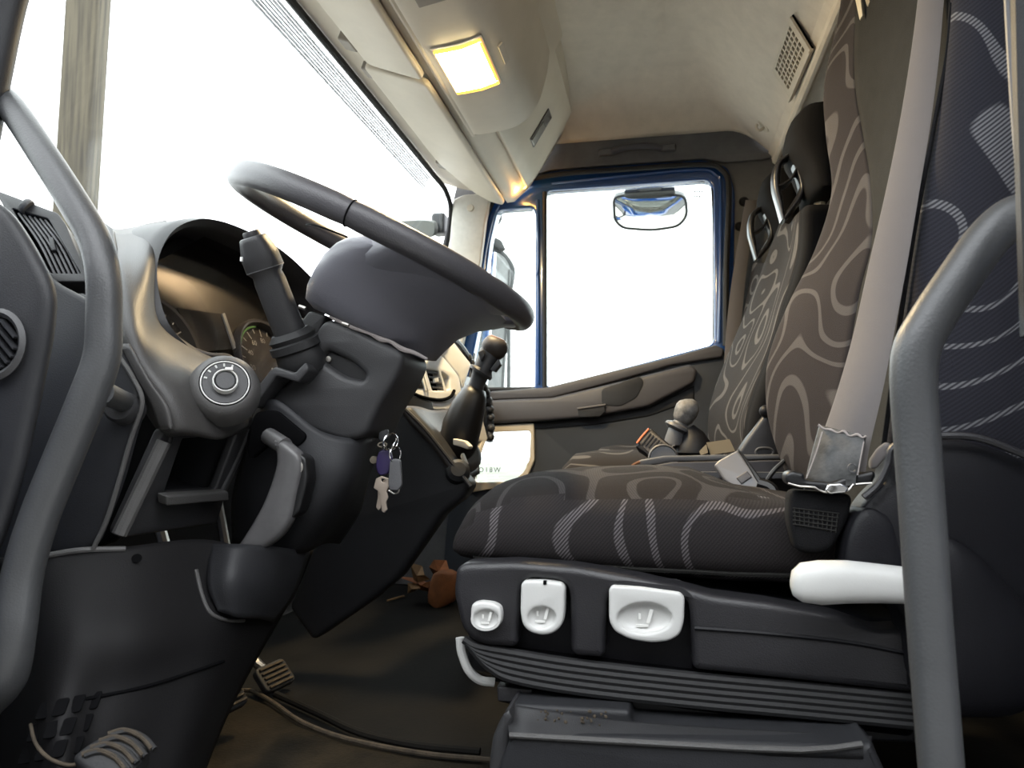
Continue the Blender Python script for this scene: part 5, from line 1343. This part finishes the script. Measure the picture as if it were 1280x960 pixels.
wing = [[(1196, -60, 1.005), (1186, -60, .975), (1198, -60, .945), (1250, -60, .925), (1330, -60, .93)],
        [(1194, 6, .995), (1188, 6, .968), (1202, 6, .94), (1255, 6, .915), (1330, 6, .92)],
        [(1186, 70, .99), (1182, 70, .965), (1196, 70, .935), (1250, 70, .91), (1330, 70, .915)],
        [(1178, 130, .985), (1174, 130, .96), (1190, 130, .93), (1250, 130, .905), (1330, 130, .91)],
        [(1166, 200, .98), (1163, 200, .955), (1182, 200, .925), (1245, 200, .90), (1330, 200, .905)],
        [(1154, 270, .975), (1150, 270, .95), (1170, 270, .92), (1240, 270, .895), (1330, 270, .90)],
        [(1142, 340, .97), (1138, 340, .945), (1160, 340, .915), (1235, 340, .89), (1330, 340, .895)],
        [(1132, 420, .97), (1126, 420, .945), (1150, 420, .915), (1230, 420, .89), (1330, 420, .895)],
        [(1124, 500, .965), (1116, 500, .94), (1142, 500, .915), (1226, 500, .892), (1330, 500, .895)],
        [(1118, 560, .965), (1108, 560, .94), (1136, 560, .918), (1222, 560, .898), (1330, 560, .90)],
        [(1110, 640, .965), (1100, 640, .945), (1130, 640, .925), (1220, 640, .915), (1330, 640, .92)]]
strip('near_wing', wing, 'swirl_wing')
tube('wing_piping', [V(*p) + Vector((-0.003, -0.003, 0)) for p in [(1192, 6, .966), (1186, 70, .962), (1174, 135, .955), (1161, 205, .95), (1148, 272, .946), (1136, 345, .94), (1124, 425, .94), (1114, 505, .936), (1106, 565, .936)]], 0.003, 'charcoal_fabric', ds, seg=6, n=3)
# hard back shell closing the seat behind
mo('back_shell', *slab_y([(0.47, 0.30), (0.475, 0.6), (0.49, 0.95), (0.50, 1.22)], .93, 1.42, 0.02), 'cover_plastic', ds, smooth=50, bev=0.01)
# woven letters at the head end, mostly out of the picture
LPn = Vector((-0.75, -0.62, 0.12))
def stroke(pts): plplate('woven_letter', pts, V(1082, 6, 1.272), LPn, 0.002, 'letter_cream', ds, bev=0.0, smooth=0)
stroke([(1065, -20), (1073, -20), (1078, 19), (1074.5, 25)])
stroke([(1075, -20), (1080, -20), (1087, 2), (1084, 8)])
stroke([(1084, 8), (1080.5, -3), (1088, -20), (1094, -20)])

# seat belt of the driver's seat, lower end in a black sleeve
sb = thing('seat_belt', 'wide grey seat belt hanging in front of the driver seat with a worn black sleeve', 'seat belt')
def ribbon(nm, L, R, m, t, parent, n=6, **k):
    """L, R: matching edge points; a strap of thickness t"""
    A_, B_ = cat_rom(L, n), cat_rom(R, n); rg = []
    for a, b in zip(A_, B_):
        d = (EYE - (a + b) / 2).normalized() * t
        m1 = a + (b - a) * 0.03; m2 = a + (b - a) * 0.97
        rg.append([a, m1 + d * 0.5, m2 + d * 0.5, b, m2 - d * 0.5, m1 - d * 0.5])
    return loft(nm, rg, m, parent, smooth=50, **k)
bl = [(1152, -60, 1.06), (1147, 0, 1.04), (1138, 70, 1.02), (1125, 150, 1.0), (1108, 235, .975), (1086, 330, .955), (1066, 420, .94), (1046, 490, .925), (1024, 555, .915), (1015, 585, .91)]
br = [(1186, -60, 1.02), (1180, 0, 1.0), (1174, 70, .98), (1164, 150, .96), (1150, 235, .935), (1134, 330, .915), (1117, 420, .90), (1103, 490, .89), (1088, 555, .885), (1082, 590, .88)]
ribbon('webbing', [V(*p) for p in bl], [V(*p) for p in br], 'belt_web', 0.002, sb)
sl_l = [(1024, 531, .908), (1016, 560, .902), (1008, 592, .898), (1004, 612, .896)]
sl_r = [(1083, 545, .875), (1079, 565, .872), (1073, 590, .87), (1071, 606, .87)]
ribbon('sleeve', [V(*p) for p in sl_l], [V(*p) for p in sl_r], 'belt_sleeve', 0.007, sb, label='worn black plastic sleeve over the belt end')
tor = [(1023, 531, .902), (1030, 536, .899), (1038, 537, .895), (1047, 541, .89), (1055, 539, .885), (1062, 545, .881), (1072, 543, .876), (1078, 547, .872), (1083, 545, .87)]
tube('frayed_edge', [V(*p) for p in tor], [0.0015, 0.0010, 0.0017, 0.0009, 0.0015, 0.0010, 0.0017, 0.0009, 0.0014], 'thread_white', sb, seg=6, n=3, label='frayed pale edge of the sleeve')
tube('sleeve_stitch', [V(1028, 540, .896), V(1020, 566, .892), V(1008, 598, .888)], 0.0008, 'thread_white', sb, seg=5)
tube('sleeve_stitch', [V(1080, 552, .867), V(1076, 572, .864), V(1072, 594, .862)], 0.0008, 'thread_white', sb, seg=5)
tube('embossed_ring', [V(1065 + 5 * math.cos(t), 585 + 5 * math.sin(t), .8655) for t in [math.radians(30 + 20 * k) for k in range(16)]], 0.0009, 'mid_grey', sb, seg=5, n=1, sm=False)
# steel anchor bracket
br_pts = [(982, 592), (990, 588), (1006, 592), (1006, 600), (1040, 603), (1058, 596), (1076, 592), (1092, 588), (1096, 594), (1090, 606), (1066, 608), (1062, 614), (1034, 618), (1018, 610), (990, 608), (982, 602)]
pxplate('anchor_bracket', br_pts, .872, 0.03, 'black_plastic', sb, r=0.004, bev=0.004)
pxplate('anchor_bolt', [(1036, 605), (1052, 604), (1062, 610), (1058, 616), (1038, 618), (1031, 613)], .866, 0.012, 'chrome', sb, r=0.002, bev=0.002)
tube('anchor_edge', [V(a, b, .869) for a, b in ((985, 604), (1000, 608), (1018, 609), (1030, 615), (1060, 613), (1066, 606), (1090, 604))], 0.0011, 'steel_dull', sb, seg=6, n=2)
# mesh pocket and lower belt guide under the anchor
mo('belt_pouch', *plate_vf(rnd(p2([(988, 612), (1068, 618), (1062, 650), (1040, 690), (1018, 695), (996, 690), (986, 650)], .885), 0.01), [], yframe(.885), 0.04, 0.008), 'charcoal_fabric', sb, smooth=45)
mesh_ = []
for i in range(10):
    mesh_.append(tube_vf([V(993 + 6 * i, 634 + i * 0.8, .8845), V(994 + 5.6 * i, 655 + i * 1.2, .8845)], 0.0008, 5, 1, sm=False))
for j in range(5):
    mesh_.append(tube_vf([V(991, 635 + 5 * j, .8840), V(1049 - j, 642 + 5.4 * j, .8840)], 0.0008, 5, 1, sm=False))
mo('pouch_mesh', *merge(mesh_), 'plain_fabric', sb, smooth=0)['kind'] = 'stuff'

# ------------------------------------------------------------------ bench of two further seats
def back_seat(name, label, sil, edge, Ysil, Yedge, top, hr, cush):
    t = thing(name, label, 'seat', 'passenger seats beyond the driver seat')
    return t
ms = thing('passenger_seat', 'middle passenger seat with tall looped head restraint beside the driver seat', 'seat', 'passenger seats')
ps = thing('passenger_seat', 'outer passenger seat with lower looking head restraint nearest the far door', 'seat', 'passenger seats')
mf = [[(974, 280, 1.96), (978, 278, 1.92), (986, 280, 1.80), (994, 270, 1.66), (1000, 264, 1.60)],
      [(957, 325, 1.96), (961, 325, 1.92), (976, 332, 1.80), (989, 322, 1.66), (996, 320, 1.58)],
      [(934, 385, 1.97), (938, 385, 1.93), (954, 392, 1.79), (969, 385, 1.66), (977, 382, 1.57)],
      [(911, 440, 1.98), (915, 440, 1.94), (934, 446, 1.78), (950, 440, 1.65), (959, 440, 1.56)],
      [(892, 490, 1.99), (896, 490, 1.95), (914, 495, 1.78), (931, 492, 1.65), (940, 492, 1.55)],
      [(885, 525, 1.99), (889, 525, 1.95), (906, 530, 1.78), (922, 528, 1.65), (931, 528, 1.55)],
      [(886, 570, 1.98), (890, 570, 1.94), (906, 575, 1.78), (920, 575, 1.65), (929, 575, 1.55)]]
patch('backrest', pxrows(mf), 'swirl_far', ms, n=6, thick=0.05)
mside = [[(1000, 264, 1.60), (1012, 256, 1.58), (1050, 256, 1.60)], [(996, 320, 1.58), (1010, 320, 1.55), (1055, 322, 1.58)], [(977, 382, 1.57), (994, 382, 1.54), (1050, 387, 1.57)],
         [(959, 440, 1.56), (976, 440, 1.53), (1040, 445, 1.56)], [(940, 492, 1.55), (960, 494, 1.52), (1030, 500, 1.56)], [(931, 528, 1.55), (950, 530, 1.52), (1024, 540, 1.56)], [(929, 575, 1.55), (948, 575, 1.52), (1020, 580, 1.56)]]
patch('side_bolster', pxrows(mside), 'charcoal_fabric', ms, n=6, thick=0.02)
pf = [[(941, 330, 2.36), (945, 328, 2.32), (958, 328, 2.2), (966, 320, 2.06), (976, 322, 2.0)],
      [(934, 366, 2.36), (937, 366, 2.32), (950, 370, 2.2), (960, 362, 2.06), (972, 366, 2.0)],
      [(925, 412, 2.36), (928, 412, 2.32), (944, 416, 2.2), (956, 410, 2.06), (966, 412, 2.0)],
      [(910, 457, 2.36), (913, 457, 2.32), (930, 460, 2.2), (944, 455, 2.06), (954, 458, 2.0)],
      [(896, 500, 2.37), (899, 500, 2.33), (914, 505, 2.2), (930, 505, 2.06), (942, 505, 2.0)],
      [(888, 560, 2.37), (891, 560, 2.33), (908, 562, 2.2), (926, 562, 2.06), (938, 562, 2.0)]]
patch('backrest', pxrows(pf), 'swirl_far', ps, n=6, thick=0.05)
def head_restraint(root, ox, oy, k, Y, hw):
    """block on a wide looped shell; ox, oy = sight line of the loop's lowest point, k = scale"""
    T = lambda a, b: V(ox + (a - 978) * k, oy + (b - 279) * k, Y)
    s = Y / F * k
    spec = [(1018, 149, 10), (1017, 152, 22), (1014, 160, 27), (1012, 178, 28.5), (1013, 197, 27), (1017, 212, 22), (1019, 228, 17), (1020, 242, 15.5), (1021, 251, 14), (1021, 254, 8)]
    rings = [superring(T(a, b), X_, Y_, r * s, hw * (1.0 if 0 < i < 9 else 0.8), 3.2, 28) for i, (a, b, r) in enumerate(spec)]
    loft('head_cushion', rings, 'charcoal_fabric', root, smooth=70)
    def band(nm, P, w):
        P = cat_rom([T(*q) for q in P], 5); rg = []
        W_ = lerp_list(w, 5)
        for i, p in enumerate(P):
            d = P[min(i + 1, len(P) - 1)] - P[max(i - 1, 0)]; d.normalize()
            u = Y_.cross(d).normalized()
            rg.append(superring(p, u, Y_, W_[i] * s, hw * 0.22, 3, 20))
        loft(nm, rg, 'stem_gloss', root, smooth=60)
    band('stem_loop', [(990, 196), (982, 199), (973, 207), (969.5, 220), (970, 238), (974, 256), (978, 277)], [2.5, 3, 4, 5, 5, 4.0, 2.2])
    band('stem_loop', [(986, 193), (993, 210), (999, 226), (1001, 240), (995, 254), (986, 266), (978, 277)], [2, 2.2, 2.6, 3.4, 4.4, 4.0, 2.2])
    band('stem_bar', [(971, 236), (979, 233), (988, 226), (995, 213)], [2.2, 2.0, 1.8, 1.6])
mat('stem_gloss', (0.014, 0.014, 0.016), 0.3)
head_restraint(ms, 978, 279, 1.0, 1.72, 0.10)
head_restraint(ps, 945, 327, 0.80, 2.16, 0.10)
for root, px_, Y, s in ((ms, 1022, 1.72, 1.0),):
    tube('head_post', [V(px_ + 3, 232, Y), V(px_ + 2, 270, Y)], 0.012, 'letter_cream', root, seg=10, n=1, sm=False)
# cushions
def bench(root, Y0, Y1, x0, x1, zt, zb, m):
    yc, w_ = (Y0 + Y1) / 2, (Y1 - Y0) / 2
    sp_ = [(x0, zt - 0.07, zb + 0.03, w_ * 0.8), (x0 + 0.01, zt - 0.04, zb + 0.012, w_ * 0.94), (x0 + 0.035, zt - 0.014, zb, w_), (x0 + 0.09, zt - 0.006, zb - 0.003, w_), (x0 + 0.25, zt - 0.004, zb - 0.005, w_), (x1, zt, zb - 0.005, w_)]
    loft('cushion', cushion_sections(sp_, yc, 4.0), m, root, smooth=70)
bench(ps, 2.02, 2.37, -0.20, 0.14, 0.440, 0.34, 'swirl_far')
bench(ms, 1.70, 1.99, -0.235, 0.16, 0.425, 0.335, 'swirl_far')
for root, Y0, Y1, x0, zb in ((ps, 2.0, 2.36, -0.14, 0.0), (ms, 1.72, 1.96, -0.10, 0.268)):
    mo('seat_base', *box_vf(((x0 + 0.30) / 2, (Y0 + Y1) / 2, (0.345 + zb) / 2), (0.30 - x0, 0, 0), (0, Y1 - Y0, 0), (0, 0, 0.345 - zb)), 'dash_dark', root, bev=0.015)
# hinge cover with oval button on the middle seat
pxplate('hinge_cover', [(918, 572), (930, 553), (952, 522), (958, 517), (966, 521), (985, 536), (1000, 572), (996, 580), (920, 580)], 1.50, 0.05, 'seat_plastic', ms, r=0.01, bev=0.008)
tube('oval_button', [V(955.5 + 11 * math.copysign(abs(math.cos(t)) ** .7, math.cos(t)), 565 + 5.5 * math.sin(t), 1.497) for t in [2 * math.pi * k / 24 for k in range(24)]], 0.0022, 'mid_grey', ms, seg=6, n=1, closed=True, sm=False)
mo('hinge_knob', *sphere_vf(V(957, 514, 1.50), 0.012), 'cover_plastic', ms)
# tray between the seats
ty = thing('seat_tray', 'grey scuffed plastic tray between the driver seat and the bench', 'tray')
pxplate('tray_wall', [(784, 588), (800, 575), (830, 570), (900, 568.5), (985, 568), (1000, 570), (1000, 578), (985, 574), (840, 577), (812, 582), (796, 592)], 1.47, 0.02, 'mid_grey', ty, r=0.004, bev=0.003)
pxplate('tray_inner', [(790, 592), (812, 583), (840, 578), (985, 575), (990, 620), (790, 620)], 1.465, 0.012, 'armrest_grey', ty, r=0.004, bev=0.002)
mo('tray_floor', *box_vf((0.08, 1.455, 0.40), (0.36, 0, 0), (0, 0.06, 0), (0, 0, 0.01)), 'mid_grey', ty)
pxplate('tray_leg', [(800, 590), (990, 580), (990, 700), (800, 700)], 1.468, 0.02, 'dash_dark', ty, bev=0.002)
tube('orange_rub', [V(785, 587, 1.463), V(792, 581, 1.463), V(800, 577, 1.463)], 0.003, 'brown_cap', ty, seg=6)

# buckles
bk = thing('belt_buckle', 'silver-grey belt buckle with a release tab beside the driver seat', 'buckle', 'seat belt buckles')
bn = Vector((-0.15, -0.9, 0.35)).normalized(); b0_ = V(930, 585, 1.36)
plplate('buckle_body', [(892, 581), (898, 575), (922, 562), (952, 604), (948, 612), (920, 612), (905, 600)], b0_, bn, 0.022, 'buckle_grey', bk, r=0.004, bev=0.004)
plplate('buckle_edge', [(922, 561), (926, 563), (956, 604), (950, 608)], b0_ + bn * 0.002, bn, 0.026, 'black_plastic', bk, r=0.002, bev=0.002)
plplate('release_tab', [(920, 597), (934, 588), (940, 596), (927, 605)], b0_ + bn * 0.003, bn, 0.006, 'armrest_grey', bk, r=0.002, bev=0.0015)
tube('buckle_stalk', [PL(948, 604, b0_, bn), PL(965, 612, b0_, bn), PL(975, 640, b0_, bn)], 0.010, 'black_plastic', bk, seg=8)
tube('stalk_wire', [V(956, 606, 1.37), V(966, 590, 1.37), V(982, 575, 1.38)], 0.004, 'black_plastic', bk, seg=8)
bk2 = thing('belt_buckle', 'ribbed grey belt buckle with an orange edge and round housing between the seats', 'buckle', 'seat belt buckles')
c0 = V(815, 555, 1.56)
plplate('buckle_body', [(794, 558), (798, 552), (811, 536), (814, 535), (838, 556), (834, 568), (818, 578), (806, 566)], c0, bn, 0.03, 'cover_plastic', bk2, r=0.003, bev=0.003)
plplate('ribbed_face', [(798, 553), (811, 537), (836, 556), (824, 566), (812, 567)], c0 + bn * 0.002, bn, 0.004, 'dash_brown', bk2, r=0.002, bev=0.001)
for k in range(6): plplate('face_rib', [(801.5 + 4.2 * k, 555 + 2.0 * k - k * 0.2), (812.5 + 3.6 * k, 541 + 2.8 * k), (813.8 + 3.6 * k, 541.8 + 2.8 * k), (802.8 + 4.2 * k, 556 + 2.0 * k - k * 0.2)], c0 + bn * 0.004, bn, 0.003, 'cover_plastic', bk2, bev=0)
tube('orange_edge', [PL(a, b, c0 + bn * 0.003, bn) for a, b in ((796, 554), (803, 545), (811, 536))], 0.0022, 'red_orange', bk2, seg=6)
lathe('round_housing', [(0.030, -0.01), (0.030, 0.004), (0.027, 0.007), (0.0255, 0.004), (0.0, 0.004)], V(829, 574, 1.53), (0, -1, 0.15), 'mid_grey', bk2, seg=28)
tgn = thing('folded_label', 'tan folded label lying between the seats', 'label')
plplate('card', [(883, 553), (912, 549), (919, 564), (888, 569)], V(900, 560, 1.56), (0, -0.8, 0.6), 0.002, 'tag_tan', tgn, bev=0, smooth=0)
plplate('fold', [(874, 564), (883, 555), (885, 566), (876, 569)], V(880, 562, 1.55), (-0.2, -0.7, 0.6), 0.002, 'tag_tan', tgn, bev=0, smooth=0)

# parking brake lever between the seats
pb = thing('parking_brake_lever', 'stubby parking brake lever with a worn grey knob between the seats', 'lever')
YP = 1.62; gp_ = YP / F
def gs2(spec, seg=20):
    pts = [(V(a, b, YP), r * gp_) for a, b, r in spec]; out = []
    for i, (p, r) in enumerate(pts):
        d = (pts[min(i + 1, len(pts) - 1)][0] - pts[max(i - 1, 0)][0]).normalized(); u = RT - d * RT.dot(d); u.normalize()
        out.append(superring(p, u, d.cross(u), r, r, 2.2, seg))
    return out
loft('knob', gs2([(852, 526, 10), (854, 522, 13), (858, 514, 14.5), (861, 506, 14), (861, 501, 11), (860, 499, 5)]), 'knob_worn', pb, smooth=80) if False else None
mat('knob_worn', (0.14, 0.135, 0.13), 0.6, var=0.5, vscale=60, bump=0.6, bscale=150)
loft('knob', gs2([(851, 528, 9), (853, 524, 12), (857, 516, 14), (860, 508, 14), (861, 502, 11), (861, 499, 5)]), 'knob_worn', pb, smooth=80)
loft('neck', gs2([(846, 542, 10), (850, 530, 9.5), (852, 527, 8)]), 'mid_grey', pb, smooth=50)
loft('flange', gs2([(845, 538, 12), (846.5, 535, 16), (848, 532, 15), (849, 530, 10)]), 'mid_grey', pb, smooth=40)
loft('sleeve', gs2([(842, 556, 12), (843, 548, 11), (846, 537, 10)]), 'mid_grey', pb, smooth=50)
loft('base', gs2([(868, 566, 22), (868, 556, 20), (866, 545, 14), (860, 535, 8)]), 'cover_plastic', pb, smooth=60)
pxplate('base_plate', [(834, 560), (846, 555), (880, 561), (905, 566), (905, 572), (834, 572)], YP + 0.02, 0.05, 'armrest_grey', pb, r=0.003, bev=0.003)
mo('pillar', *box_vf((0.055, YP + 0.03, 0.344), (0.08, 0, 0), (0, 0.05, 0), (0, 0, 0.152)), 'cover_plastic', pb, bev=0.004)

# far seat belt against the pillar
fb = thing('seat_belt', 'far pale grey seat belt hanging beside the door pillar', 'seat belt')
ribbon('webbing', [V(a, b, 2.36) for a, b in ((932, 250), (918, 330), (909, 400), (904, 470), (902, 505))], [V(a, b, 2.36) for a, b in ((946, 250), (934, 330), (927, 400), (922, 450), (920, 505))], 'belt_web', 0.002, fb)

# ------------------------------------------------------------------ grab handles of the doorway
gh = thing('grab_handle', 'thick dark grab handle curving down the left front door pillar', 'grab handle', 'door grab handles')
tube('bar', [V(-60, 80, .74), V(-20, 108, .74), V(12, 132, .735), (V(55, 195, .72)), V(95, 258, .71), V(118, 300, .705), V(129, 345, .70), V(130, 400, .70), V(127, 448, .70), V(108, 502, .695), V(78, 575, .69), V(48, 650, .685), V(28, 720, .68), V(18, 790, .675), V(8, 845, .68), V(-18, 880, .70)],
     [.0155, .0157, .016, .0165, .0168, .017, .0175, .018, .0185, .019, .019, .019, .0195, .020, .020, .018], 'handle_dark', gh, seg=20, n=6) if False else None
mat('handle_dark', (0.045, 0.0465, 0.049), 0.42, bump=0.35, bscale=420, var=0.12, vscale=10)
tube('bar', [V(-60, 80, .74), V(-20, 108, .74), V(12, 132, .735), V(55, 195, .72), V(95, 258, .71), V(118, 300, .705), V(129, 345, .70), V(130, 400, .70), V(127, 448, .70), V(108, 502, .695), V(78, 575, .69), V(48, 650, .685), V(28, 720, .68), V(18, 790, .675), V(8, 845, .68), V(-18, 880, .70)],
     [.0155, .0157, .016, .0165, .0168, .017, .0175, .018, .0185, .019, .019, .019, .0195, .020, .020, .018], 'handle_dark', gh, seg=20, n=6)
tube('foot', [V(126, 490, .70), V(150, 500, .77), V(156, 504, .80)], [0.013, 0.012, 0.014], 'handle_dark', gh, seg=14)
gh2 = thing('grab_handle', 'thick dark grab handle bent in front of the driver seat on the right', 'grab handle', 'door grab handles')
tube('bar', [V(1330, 262, .66), V(1290, 265, .66), V(1262, 274, .66), V(1232, 302, .66), (V(1196, 352, .66)), V(1163, 402, .66), V(1146, 436, .66), V(1142, 480, .66), V(1147, 560, .66), V(1154, 660, .655), V(1162, 780, .65), V(1170, 880, .645), V(1178, 980, .64), V(1184, 1060, .64)],
     [.0165, .0165, .0167, .0168, .0170, .0172, .0178, .0175, .0172, .0168, .0164, .016, .0157, .0155], 'handle_dark', gh2, seg=20, n=6)
# ------------------------------------------------------------------ near side of the cab and the open driver's door, beyond the picture's edge
struct(mo('wall_near_side', *plate_vf([(0.46, 0.0), (0.64, 0.0), (0.64, 1.52), (0.40, 1.52), (0.43, 0.9)], [], yframe(0.52), 0.04, 0.004), 'blue_paint', None))
d2 = shell('door_2', "the open driver's door, swung forward")
dh = Vector((-0.74, 0.545, 0)); dd = Vector((-0.42, -0.91, 0)).normalized(); dn = Vector((dd.y, -dd.x, 0))
mo('door_panel', *plate_vf([(0.0, -0.4), (0.86, -0.4), (0.86, 0.72), (0.86, 1.36), (0.1, 1.36), (0.0, 0.9)], [[(0.10, 0.70), (0.80, 0.70), (0.80, 1.28), (0.18, 1.28)]], (dh, dd, Z_, -dn), 0.06, 0.008), 'dash_dark', d2)
mo('glass_pane', *plate_vf([(0.09, 0.69), (0.81, 0.69), (0.81, 1.29), (0.17, 1.29)], [], (dh - dn * 0.03, dd, Z_, -dn), 0.004, 0), 'window_glass', d2, smooth=0)

struct(mo('wall_near_front', *plate_vf([(-1.04, -0.1), (-0.72, -0.1), (-0.72, 0.40), (-0.78, 0.74), (-1.04, 0.70)], [], yframe(0.56), 0.03, 0.004), 'blue_paint', None))

finish()
